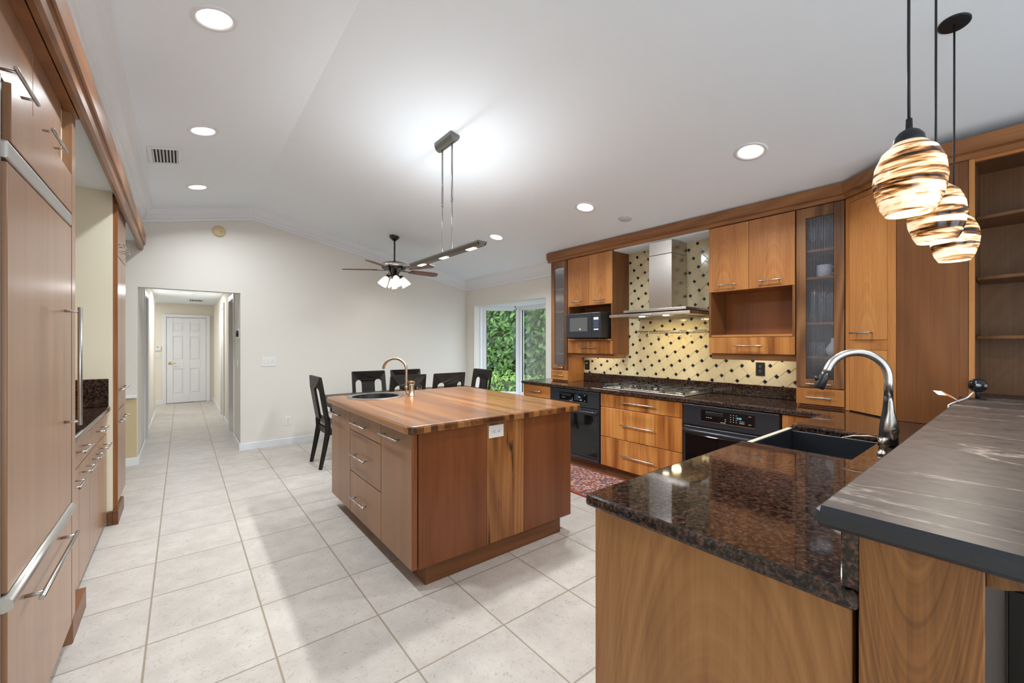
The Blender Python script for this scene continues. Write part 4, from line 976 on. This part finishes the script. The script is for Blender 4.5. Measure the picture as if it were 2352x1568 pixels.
# ------------------------------------------------------------------ range wall: wall cabinets
UX = 3.74; UB = 4.045
def wall_cab(label, y0, y1, z_open, z_shelf, z_dr, z_val, shelf_out, hl):
    t = thing('wall_cabinet', label, 'cabinet', (3.9, (y0+y1)/2, 1.25))
    for a, b in ((y0, y0+.019), (y1-.019, y1)): B('side_panel', M_tall, t, UX+.004, UB, a, b, z_dr, 2.432)  # darker veneer paints in the shade on these sides; same wood as the doors
    B('back_panel', M_wRd, t, UB-.012, UB-.001, y0+.02, y1-.02, z_dr+.002, 2.430)
    B('upper_box', M_wRd, t, UX+.022, UB-.013, y0+.02, y1-.02, z_open, 2.430)
    B('drawer_box', M_wRd, t, UX+.022, UB-.013, y0+.02, y1-.02, z_dr, z_shelf-.021)
    B('shelf', M_wRy, t, UX-shelf_out, UB-.013, y0+.0195, y1-.0195, z_shelf-.020, z_shelf, .002)
    ym = (y0+y1)/2
    for a, b, hy in ((ym, y1, ym+(y1-ym)*.52), (y0, ym, y0+(ym-y0)*.50)):
        d = front(t, 'door', UX, -1, a, b, z_open, 2.430, M_wR); handle(d, (UX, hy, z_open+.055), (0, 1, 0), (-1, 0, 0), .165, .032)
    d = front(t, 'drawer', UX, -1, y0, y1, z_dr, z_shelf-.022, M_wBank); handle(d, (UX, ym, (z_dr+z_shelf)/2-.012), (0, 1, 0), (-1, 0, 0), .235, .032)
    B('valance', M_corn, t, UX+.05, UX+.07, y0+.006, y1-.004, z_val, z_dr-.001); B('valance', M_corn, t, UX+.071, UB-.05, y0+.006, y0+.026, z_val, z_dr-.001)
    area_light('undercabinet_light', t, (3.93, ym, z_dr-.006), .42, LIGHT['under'], W_UND, (0, 0, PI/2), .04)
    return t
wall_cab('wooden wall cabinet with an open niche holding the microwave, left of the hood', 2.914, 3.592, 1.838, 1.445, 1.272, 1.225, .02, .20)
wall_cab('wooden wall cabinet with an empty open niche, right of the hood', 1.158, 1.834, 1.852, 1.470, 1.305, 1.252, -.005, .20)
mw = thing('microwave', 'black countertop microwave in the open cabinet niche', 'microwave', (3.77, 3.22, 1.445))
X0, Y0, Y1, Z0, Z1 = 3.585, 2.955, 3.475, 1.455, 1.742
B('housing', M_black, mw, X0+.02, 3.98, Y0, Y1, Z0, Z1, .006, 2)
dr = B('door', M_ovenmetal, mw, X0, X0+.019, Y0+.125, Y1, Z0+.004, Z1-.002, .006, 2)
B('window', plain('microwave_window', (.10, .102, .095), .3), dr, X0-.0015, X0+.001, Y0+.185, Y1-.065, Z0+.075, Z1-.055, .001)
MB().lathe([(.0, 0), (.019, 0), (.019, .001), (0, .001)], (X0-.0016, Y0+.30, Z0+.093), (-1, 0, 0), 24).build('oval_badge', M_nickel, dr)
cp = B('control_panel', M_ovenmetal, mw, X0, X0+.019, Y0, Y0+.122, Z0+.004, Z1-.002, .006, 2)
B('display', M_plastic, cp, X0-.0015, X0+.001, Y0+.025, Y0+.092, Z1-.085, Z1-.058)
mb = MB()
for i in range(4):
    for j in range(5): mb.box(X0-.0015, X0+.001, Y0+.027+i*.0175, Y0+.037+i*.0175, Z1-.105-j*.0165, Z1-.096-j*.0165)
mb.build('keypad', plain('blue_grey_keys', (.10, .16, .27), .5), cp)
B('start_button', M_plastic, cp, X0-.0015, X0+.001, Y0+.025, Y0+.090, Z0+.088, Z0+.102)
for y in (Y0+.05, Y1-.05): 
    for x in (3.63, 3.93): MB().cyl((x, y, 1.4451), (x, y, 1.456), .012, 10).build('foot', M_black, mw)
cdx = thing('power_cord', 'black power cord looping from the outlet up behind the microwave cabinet', 'cord', (4.03, 3.54, 1.15))
MB().tube([(4.038, 3.545, 1.142), (4.02, 3.555, 1.15), (4.01, 3.58, 1.19), (4.0, 3.582, 1.235), (3.99, 3.575, 1.268)], .0045, 8).build('cord', M_black, cdx)
MB().tube([(4.0, 3.578, 1.262), (4.0, 3.53, 1.235), (4.0, 3.47, 1.238), (4.0, 3.44, 1.266)], .004, 8).build('cord', M_black, cdx)
MB().cyl((4.026, 3.545, 1.142), (4.042, 3.545, 1.142), .014, 14).build('plug', M_keys, cdx)

def ribbed_pane(x, y0, y1, z0, z1, name, parent):
    mb = MB(); n = max(10, int((y1-y0)/.0095))*4; va, vb = [], []
    for i in range(n+1):
        y = y0+(y1-y0)*i/n; xx = x-.0016*math.cos(2*PI*i/4)
        va.append(mb.bm.verts.new((xx, y, z0))); vb.append(mb.bm.verts.new((xx, y, z1)))
    for i in range(n):
        f = mb.bm.faces.new([va[i], va[i+1], vb[i+1], vb[i]]); f.smooth = True
    return mb.build(name, M_ribbed, parent)
def glass_cab(label, y0, y1, shelves, sw, hl):
    t = thing('display_cabinet', label, 'cabinet', (3.9, (y0+y1)/2, .914))
    for a, b in ((y0, y0+.018), (y1-.018, y1)): B('side_panel', M_wR, t, UX+.022, UB+.008, a, b, .9155, 2.432)
    B('back_panel', M_wRd, t, UB, UB+.008, y0+.019, y1-.019, .916, 2.43)
    B('drawer_box', M_wRd, t, UX+.022, UB-.001, y0+.019, y1-.019, .916, 1.062); B('top_panel', M_wRd, t, UX+.022, UB-.001, y0+.019, y1-.019, 2.41, 2.43)
    for z in shelves: B('shelf', M_wRy, t, UX+.03, UB-.001, y0+.019, y1-.019, z-.016, z)
    zb = 1.062; mb = MB().use(M_wF)
    d = mb.box(UX, UX+.021, y0+.002, y0+.002+sw, zb, 2.430, .002).box(UX, UX+.021, y1-.002-sw, y1-.002, zb, 2.430, .002).box(UX, UX+.021, y0+.0021+sw, y1-.0021-sw, 2.352, 2.430, .002).box(UX, UX+.021, y0+.0021+sw, y1-.0021-sw, zb, 1.122, .002).build('door', None, t)
    ribbed_pane(UX+.012, y0+sw, y1-sw, 1.120, 2.355, 'ribbed_glass', d)
    handle(d, (UX, (y0+y1)/2, 1.090), (0, 1, 0), (-1, 0, 0), hl, .030)
    w = front(t, 'drawer', UX, -1, y0, y1, .932, 1.056, M_wR); handle(w, (UX, (y0+y1)/2, .988), (0, 1, 0), (-1, 0, 0), hl, .030)
    return t
glass_cab('narrow ribbed-glass display cabinet at the window end of the counter', 3.600, 3.892, (2.09, 1.80, 1.455, 1.265), .060, .19)
glass_cab('narrow ribbed-glass display cabinet holding white dishes, beside the corner cabinet', .848, 1.152, (2.11, 1.90, 1.555, 1.295), .062, .16)
# dishes behind the ribbed glass
def mug(label, c, r, h, mat, grp):
    t = thing('mug', label, 'mug', c, grp)
    MB().lathe([(0, .003), (r*.9, .003), (r, .008), (r, h), (r-.003, h), (r-.004, .010), (0, .010)], c, n=24).build('cup', mat, t)
    x, y, z = c; MB().tube([(x-.003, y-r+.002, z+h*.8), (x-.003, y-r-.018, z+h*.78), (x-.003, y-r-.022, z+h*.5), (x-.003, y-r-.014, z+h*.3), (x-.003, y-r+.002, z+h*.25)], .0045, 8).build('handle', mat, t)
def tumbler(name, label, c, r0, r1, h, mat, grp=None):
    return tag(MB().lathe([(0, .001), (r0, .001), (r1, h), (r1-.003, h), (r0-.003, .008), (0, .008)], c, n=24).build(name, mat, origin=c), label, 'glass', grp)
M_china = plain('white_china', srgb(236, 236, 234), .2)
mug('white mug on the second shelf from the top of the right display cabinet', (3.86, 1.00, 1.9005), .048, .095, M_china, None)
G = 'tall tumblers behind ribbed glass'
for i, y in enumerate((1.075, 1.015, .955, .905)): tumbler('tumbler', 'tall clear tumbler in the row on the third shelf of the right display cabinet', (3.85+.02*(i % 2), y, 1.5555), .024, .030, .24-.01*i, M_clear, G)
G = 'stemmed glasses behind ribbed glass'
for i, y in enumerate((1.09, 1.005, .92)):
    tag(MB().lathe([(0, 0), (.03, 0), (.030, .003), (.005, .006), (.004, .07), (.02, .085), (.036, .12), (.037, .16), (.030, .20), (.028, .20), (.034, .16), (.033, .12), (.015, .088), (0, .086)], (3.88, y, 2.1105), n=20).build('wine_glass', M_clear, origin=(3.88, y, 2.11)), 'clear stemmed glass on the top shelf of the right display cabinet', 'glass', G)
tag(MB().lathe([(0, 0), (.04, 0), (.06, .03), (.062, .06), (.03, .11), (.03, .14), (.026, .14), (.026, .11), (.05, .06), (0, .01)], (3.86, .93, 1.2955), n=24).build('pitcher', M_china), 'small white china pitcher on the lowest shelf of the right display cabinet', 'pitcher')
for i, y in enumerate((1.075, 1.02)): tumbler('tumbler', 'short clear tumbler beside the white pitcher, lowest shelf of the display cabinet', (3.86, y, 1.2955), .022, .026, .11, M_clear, 'short tumblers beside the pitcher')
tag(MB().lathe([(0, 0), (.035, 0), (.07, .045), (.067, .045), (.03, .006), (0, .006)], (3.87, .985, 1.0633), n=28).build('glass_bowl', M_clear), 'shallow clear glass bowl at the bottom of the right display cabinet', 'bowl')
tag(MB().box(3.84, 3.89, 3.665, 3.73, 1.4555, 1.515, .004).build('small_box', plain('pink_card', srgb(226, 160, 140), .6)), 'small pink box on a shelf of the display cabinet by the window', 'box')

# ------------------------------------------------------------------ range hood
hd = thing('range_hood', 'stainless steel chimney hood over the cooktop, lit underneath', 'range hood', (3.8, 2.33, 1.66))
MB().box(3.50, 4.045, 1.885, 2.765, 1.660, 1.688, .003, 2).build('canopy', M_steelbr, hd)
B('canopy_gap', M_gap, hd, 3.60, 4.04, 1.95, 2.70, 1.688, 1.706)
MB().box(3.565, 4.045, 1.955, 2.635, 1.706, 1.730, .003, 2).build('upper_plate', M_steelbr, hd)
mb = MB(); mb.box(3.755, 4.045, 2.205, 2.462, 1.730, 2.285, .004, 2).box(3.757, 4.045, 2.207, 2.460, 2.287, 2.418, .003, 2).build('chimney', M_steelbr, hd)
for i in range(5): MB().lathe([(0, 0), (.0055, 0), (.0055, .002), (0, .002)], (3.4985, 2.37-.022*i, 1.674), (-1, 0, 0), 12).build('button', M_plastic, hd)
B('maker_mark', M_keys, hd, 3.4985, 3.5005, 2.66, 2.70, 1.672, 1.676)
B('filter', M_graymetal, hd, 3.62, 4.0, 2.0, 2.65, 1.656, 1.6598)
for y in (2.16, 2.42): 
    MB().lathe([(0, 0), (.03, 0), (.03, -.003), (0, -.003)], (3.575, y, 1.6598), n=20).build('lamp_lens', M_warm, hd)
    area_light('hood_lamp', hd, (3.76, y, 1.652), .08, LIGHT['hood'], W_HOOD)
struct(MB().box(UX+.03, XR-.001, 1.836, 2.912, 2.421, 2.437).build('ceiling_niche', M_ceil))

# ------------------------------------------------------------------ corner cabinet, bookcase, cornices
A0, A1 = Vector((3.745, .843, 0)), Vector((3.485, .535, 0))
cc = thing('corner_cabinet', 'tall angled corner cabinet with two wooden doors and a plain side panel', 'cabinet', (3.75, .55, .914))
sh = Vector((.02, -.02, 0))*.8
MB().prism([(A0.x+.012, A0.y-.010), (A1.x+.016, A1.y-.010), (3.504, .268), (4.045, .268), (4.045, .845), (3.79, .845)], .916, 2.432).build('body', M_wRd, cc)
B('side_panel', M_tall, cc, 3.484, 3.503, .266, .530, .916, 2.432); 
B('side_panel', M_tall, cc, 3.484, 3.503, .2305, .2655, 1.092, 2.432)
du = (A1-A0).normalized(); dn = Vector((du.y, -du.x, 0));  dn = dn if dn.x < 0 else -dn; LL = (A1-A0).length; up = Vector((0, 0, 1))
def dface(name, u0, u1, z0, z1, mat, off, t, bev=.0015):
    c_ = A0+du*(u0+u1)/2+dn*(off-t/2)+up*(z0+z1)/2
    return MB().obox(c_, du, dn, up, u1-u0, t, z1-z0, bev).build(name, mat, cc)
s0, s1 = .036, LL-.060
fr_ = MB()
for u0, u1, z0, z1 in ((0, s0-.002, .916, 2.432), (s1+.002, LL, .916, 2.432), (s0-.002, s1+.002, 2.395, 2.432), (s0-.002, s1+.002, 1.352, 1.418)):
    fr_.obox(A0+du*(u0+u1)/2+dn*(-.004)+up*(z0+z1)/2, du, dn, up, u1-u0, .012, z1-z0, .001)
fr_.build('face_frame', M_wR, cc)
d = dface('door', s0, s1, 1.420, 2.393, M_wR, .002, .010); handle(d, A0+du*(s0+(s1-s0)*.42)+dn*.002+up*1.468, du, dn, .17, .034)
dface('door', s0, s1, .922, 1.350, M_wR, .002, .010)
bk = thing('bookcase', 'open wooden bookcase with curved-front shelves standing on the raised bar', 'bookcase', (3.67, -.2, 1.09))
B('side_panel', M_shelf, bk, 3.505, 3.86, .206, .2285, 1.0905, 2.45); B('side_panel', M_shelf, bk, 3.485, 3.86, -.72, -.70, 1.0905, 2.45)
B('stile', M_wR, bk, 3.484, 3.504, .206, .2285, 1.0905, 2.45, .0015)
B('back_panel', M_shelf, bk, 3.845, 3.86, -.699, .205, 1.0905, 2.45); B('top_panel', M_shelf, bk, 3.505, 3.844, -.699, .205, 2.432, 2.45); B('top_rail', M_wRy, bk, 3.485, 3.504, -.699, .205, 2.415, 2.45)
for z in (1.440, 1.775, 2.118):
    pts = [(3.844, -.698), (3.844, .205)]
    for i in range(13): s = i/12; pts.append((3.55-.075*math.sin(PI*s), .205-.903*s))
    MB().prism(pts, z-.020, z, 'Z', .003, 1).build('shelf', M_shelf, bk)
def corn_row(p, n, s=1.0): return [(p[0]+n[0]*a, p[1]+n[1]*a, z) for a, z in ((-.015, 2.434), (.012, 2.434), (.016, 2.440), (.016, 2.462), (.026, 2.468), (.036, 2.470), (.040, 2.476), (.040, 2.548), (.034, 2.552), (-.015, 2.552))]
nA = Vector((-1, 0, 0)); nB = dn; 
def miter(a, b): m = (a+b).normalized(); return m/ m.dot(a)
rows = [corn_row((UX, 3.90+.035), nA), corn_row((UX, .843-.002), miter(nA, nB)), corn_row((A1.x, A1.y), miter(nB, nA)), corn_row((A1.x, -.72), nA)]
co = MB().sweep([[Vector(q) for q in r] for r in rows]).build('cabinet_cornice', M_corn)
tag(co, 'long wooden cornice topping the range wall, corner cabinet and bookcase', 'cornice')

# ------------------------------------------------------------------ rug
rg = thing('runner_rug', 'red and blue patterned runner rug between the island and the range', 'rug', (3.17, 2.2, 0))
B('pile', M_rug, rg, 2.88, 3.50, 1.3, 3.42, .0005, .009)
mb = MB(); mb.box(2.855, 2.879, 1.28, 3.44, .0005, .0085).box(3.501, 3.525, 1.28, 3.44, .0005, .0085).box(2.88, 3.50, 3.421, 3.44, .0005, .0085).box(2.88, 3.50, 1.28, 1.299, .0005, .0085).build('border', M_rugred, rg)

# ------------------------------------------------------------------ ceiling fittings and lamps
def can(x, y, label):
    s = math.copysign(.203, x-.72); n = Vector((-s, 0, -1)).normalized(); c = Vector((x, y, ZC(x)))
    t = thing('recessed_light', label, 'ceiling light', c, 'recessed ceiling lights')
    MB().lathe([(.074, -.001), (.082, .006), (.100, .005), (.104, .0), (.104, -.003)], c, n, 36).build('trim_ring', M_white, t)
    MB().lathe([(0, .0015), (.0735, .0015), (.0735, .0), (0, .0)], c, n, 32).build('lens', M_lens, t)
    q = Vector((0, 0, -1)).rotation_difference(n)
    o = area_light('lamp', t, c+n*.012, .14, LIGHT['recess'], W_REC, q.to_euler(), spread=math.radians(150))
    return t
can(.13, 2.60, 'recessed ceiling light nearest the camera on the left slope')
can(.13, 4.03, 'recessed ceiling light on the left slope before the air vent')
can(.13, 5.52, 'recessed ceiling light on the left slope closest to the far wall')
can(3.03, 1.20, 'recessed ceiling light on the right slope nearest the pendants')
can(3.03, 2.68, 'recessed ceiling light on the right slope in front of the hood')
can(3.03, 4.12, 'recessed ceiling light on the right slope nearest the ceiling fan')
ms = thing('ceiling_speaker', 'small round painted cover on the ceiling in front of the wall cabinets', 'ceiling speaker', (3.42, 2.51, ZC(3.42)))
MB().lathe([(0, .003), (.062, .003), (.066, 0), (.066, -.002)], (3.42, 2.51, ZC(3.42)), (-.203, 0, -1), 32).build('cover', plain('grey_cover_paint', srgb(206, 210, 214), .7), ms)
def vent(label, c, n, u, w, h, nl):
    c, n, u = Vector(c), Vector(n).normalized(), Vector(u).normalized(); v = n.cross(u)
    t = thing('air_vent', label, 'vent', c); mb = MB()
    for k in (-1, 1): mb.obox(c+n*.004+u*k*(w/2-.014), u, v, n, .028, h, .008, .002).obox(c+n*.004+v*k*(h/2-.014), u, v, n, w-.056, .028, .008, .002)
    mb.build('frame', M_white, t)
    MB().obox(c+n*.0012, u, v, n, w-.05, h-.05, .002).build('opening', M_gap, t)
    mb = MB()
    for i in range(nl):
        mb.obox(c+n*.006+u*(-(w-.07)/2+(w-.07)*i/(nl-1)), (u+n*.9).normalized(), v, n.cross(v).normalized() if False else (n-u*.9).normalized(), .012, h-.056, .003)
    mb.build('louvers', M_white, t)
vs = Vector((.203, 0, -1)).normalized()
vent('white ceiling air vent on the left slope between two recessed lights', (-.112, 4.63, ZC(-.112)), vs, (1, 0, .203), .23, .38, 8)
vent('small white air vent in the hallway ceiling', (.235, 11.2, 2.31), (0, 0, -1), (1, 0, 0), .28, .5, 7)
hl = thing('hallway_light', 'flat white recessed light in the hallway ceiling', 'ceiling light', (.075, 9.6, 2.31))
MB().lathe([(.075, .001), (.085, .006), (.105, .004), (.105, -.001)], (.075, 9.6, 2.31), (0, 0, -1), 28).build('trim_ring', M_white, hl)
MB().lathe([(0, .003), (.078, .003), (.078, 0), (0, 0)], (.075, 9.6, 2.31), (0, 0, -1), 28).build('lens', M_lens, hl)
area_light('lamp', hl, (.075, 9.6, 2.295), .15, LIGHT['hall'], W_HALL)
dup(hl, (-1.4, 11.6, 2.31), None, 'flat white recessed light added unseen around the corner at the far end of the hallway')  # unseen fixture, added so the hallway's side light has a source

# linear pendant over the island
lp = thing('linear_pendant', 'long grey linear pendant with three lights hanging over the island', 'pendant light', (1.62, 2.85, ZC(1.62)))
xl, zl, yA, yB = 1.62, 2.083, 2.37, 3.45
zc_ = ZC(1.62)
MB().prism([(xl-.040, zc_+.006), (xl-.040, zc_-.018), (xl-.028, zc_-.046), (xl-.010, zc_-.058), (xl+.010, zc_-.058), (xl+.028, zc_-.046), (xl+.040, zc_-.022), (xl+.040, zc_-.010)], 2.725, 2.985, 'Y', .002, 1).build('canopy', M_graymetal, lp)
for y in (2.775, 2.925):
    MB().cyl((xl, y, zl+.02), (xl, y, zl+.42), .0042, 10).cyl((xl, y, zl+.40), (xl, y, zc_-.058), .0068, 10).cyl((xl, y, zl+.40), (xl, y, zl+.425), .009, 12).build('rod', M_rod, lp)
mb = MB()
prof = [(-.039, .022), (-.042, .018), (-.042, .010), (-.024, -.012), (.024, -.012), (.042, .010), (.042, .018), (.039, .022), (.033, .022), (.033, .012), (.019, -.004), (-.019, -.004), (-.033, .012), (-.033, .022)]
mb.prism([(xl+a, zl+b) for a, b in prof], yA, yB, 'Y'); mb.box(xl-.034, xl+.034, yA, yA+.006, zl-.004, zl+.021).box(xl-.034, xl+.034, yB-.006, yB, zl-.004, zl+.021)
mb.box(xl-.034, xl+.034, 2.76, 2.79, zl+.014, zl+.021).box(xl-.034, xl+.034, 2.91, 2.94, zl+.014, zl+.021)
lb = mb.build('light_bar', M_barmetal, lp)
for y in (2.505, 2.90, 3.285):
    B('lamp_lens', M_led, lb, xl-.018, xl+.018, y-.048, y+.048, zl-.0145, zl-.0125)
    area_light('down_lamp', lp, (xl, y, zl-.020), .10, LIGHT['linear_down'], W_LIN, (0, 0, PI/2), .05, spread=math.radians(165))
    B('uplight_lens', M_led, lb, xl-.018, xl+.018, y-.12, y+.12, zl-.003, zl+.000)
area_light('up_lamp', lp, (xl, (yA+yB)/2, zl+.004), yB-yA-.1, LIGHT['linear_up'], W_REC, (PI, 0, PI/2), .03, spread=math.radians(150))

# three blown-glass pendants over the bar
PY_ = .214
def pend(x, label, k):
    zb = 1.755; zc = ZC(x); c = Vector((x, PY_, zb))
    t = thing('glass_pendant', label, 'pendant light', (x, PY_, zc), 'swirled glass pendants')
    MB().lathe([(0, -.002), (.052, -.002), (.052, .003), (.046, .006), (0, .007)], (x, PY_, zc), (-.203, 0, -1), 32).build('canopy', M_matblack, t)
    MB().tube([(x, PY_, zb+.245), (x+.002, PY_+.001, zb+.45), (x-.002, PY_, zb+.7), (x, PY_, zc-.004)], .0035, 8).build('cord', M_matblack, t)
    MB().lathe([(0, .262), (.007, .262), (.008, .235), (.011, .233), (.022, .226), (.031, .213), (.034, .196), (.032, .192), (0, .192)], c, n=28).build('cap', M_matblack, t)
    MB().lathe([(.050, 0), (.062, .022), (.0735, .06), (.0775, .095), (.073, .135), (.058, .172), (.034, .196), (.030, .194), (.054, .170), (.069, .134), (.0735, .095), (.0695, .06), (.058, .023), (.0465, .001)], c, n=48).build('glass_shade', M_swirl, t)
    MB().lathe([(0, .018), (.0475, .018), (.0475, .015), (0, .015)], c, n=32).build('lit_opening', emis('lit_pendant', (1, .93, .82), 3.0) if k == 0 else MATS['lit_pendant'], t)
    area_light('bulb', t, c+Vector((0, 0, .010)), .08, LIGHT['pendant'], W_PEND)
    return t
pend(1.57, 'brown swirled glass pendant hanging nearest the camera', 0)
pend(2.08, 'brown swirled glass pendant in the middle of the three over the bar', 1)
pend(2.62, 'brown swirled glass pendant farthest along the bar, under the visible black canopy', 2)

# ceiling fan
fx, fy = 2.275, 5.44; fz = ZC(fx)
fan = thing('ceiling_fan', 'dark ceiling fan with mahogany blades and four lit glass shades', 'ceiling fan', (fx, fy, fz))
MB().lathe([(0, 0), (.070, .0), (.070, .012), (.060, .035), (.030, .062), (.018, .070), (0, .070)], (fx, fy, fz+.006), (0, 0, -1), 32).build('canopy', M_darkbronze, fan)
zm = 2.44
MB().cyl((fx, fy, zm+.05), (fx, fy, fz-.05), .011, 14).build('downrod', M_darkbronze, fan)
MB().use(M_darkbronze).lathe([(0, .075), (.03, .075), (.04, .062), (.11, .056), (.155, .042), (.170, .030)], (fx, fy, zm), n=40).use(M_steel).lathe([(.170, .030), (.174, .027), (.174, -.010), (.170, -.013)], (fx, fy, zm), n=40).use(M_darkbronze).lathe([(.170, -.013), (.165, -.028), (.13, -.045), (.09, -.060), (.06, -.085), (.055, -.11), (0, -.11)], (fx, fy, zm), n=40).build('motor', None, fan)
for i in range(5):
    a = math.radians(258+72*i); rr = Vector((math.cos(math.radians(38.5)), -math.sin(math.radians(38.5)), 0)); ff = Vector((math.sin(math.radians(38.5)), math.cos(math.radians(38.5)), 0))
    d = rr*math.cos(a)+ff*math.sin(a); s = Vector((-d.y, d.x, 0)); up = Vector((0, 0, 1)); zt_ = zm-.045; c0_ = Vector((fx, fy, zt_))
    tl = math.radians(-13.5); sv = s*math.cos(tl)+up*math.sin(tl); nv = d.cross(sv).normalized()
    bl = MB(); prof = [(.235, -.048), (.235, .048), (.40, .062), (.60, .066), (.655, .058), (.685, .030), (.66, -.045), (.60, -.066), (.40, -.062)]
    lo = [bl.bm.verts.new(c0_+d*p+sv*q-nv*.005) for p, q in prof]; hi = [bl.bm.verts.new(c0_+d*p+sv*q+nv*.005) for p, q in prof]
    bl.bm.faces.new(lo[::-1]); bl.bm.faces.new(hi)
    for k in range(len(prof)): bl.bm.faces.new([lo[k], lo[(k+1) % len(prof)], hi[(k+1) % len(prof)], hi[k]])
    b_ = bl.build('blade', M_blade, fan)
    MB().obox(c0_+d*.19-nv*.006, d, sv, nv, .18, .028, .006, .002).obox(c0_+d*.265-nv*.006, d, sv, nv, .06, .07, .005, .002).build('blade_bracket', M_darkbronze, b_)
zk = zm-.11
MB().lathe([(0, 0), (.05, 0), (.052, -.02), (.035, -.035), (.028, -.075), (.034, -.10), (.022, -.125), (.008, -.135), (.005, -.15), (0, -.15)], (fx, fy, zk), n=28).build('light_kit', M_darkbronze, fan)
for i in range(4):
    a = math.radians(25+90*i); d = rr*math.cos(a)+ff*math.sin(a); p0 = Vector((fx, fy, zk-.03))
    ax = (d*.62-Vector((0, 0, 1))).normalized(); q0 = p0+d*.085+Vector((0, 0, .012))
    am = MB().tube([p0+d*.03, p0+d*.055+Vector((0, 0, .018)), q0], .008, 10).lathe([(0, 0), (.022, 0), (.026, .03), (0, .03)], q0-ax*.006, ax, 20).build('lamp_arm', M_darkbronze, fan)
    MB().lathe([(.024, .022), (.040, .05), (.052, .09), (.062, .14), (.066, .155), (.062, .153), (.049, .09), (.037, .05), (.020, .024)], q0, ax, 28).build('glass_shade', M_fanglass, am)
    point_light('bulb', fan, q0+ax*.10, .03, LIGHT['fan'], W_PEND)
for dx, dz in ((-.05, .165), (.0, .25)):
    q = Vector((fx, fy, zk-.10))+rr*dx; mb = MB(); mb.cyl(q, q-Vector((0, 0, dz-.10)), .0012, 6); mb.build('pull_chain', M_nickel, fan)
    MB().lathe([(0, 0), (.006, -.004), (.008, -.016), (.004, -.028), (0, -.03)], q-Vector((0, 0, dz-.10)), n=14).build('pull_fob', M_darkbronze if dx else M_plastic, fan)
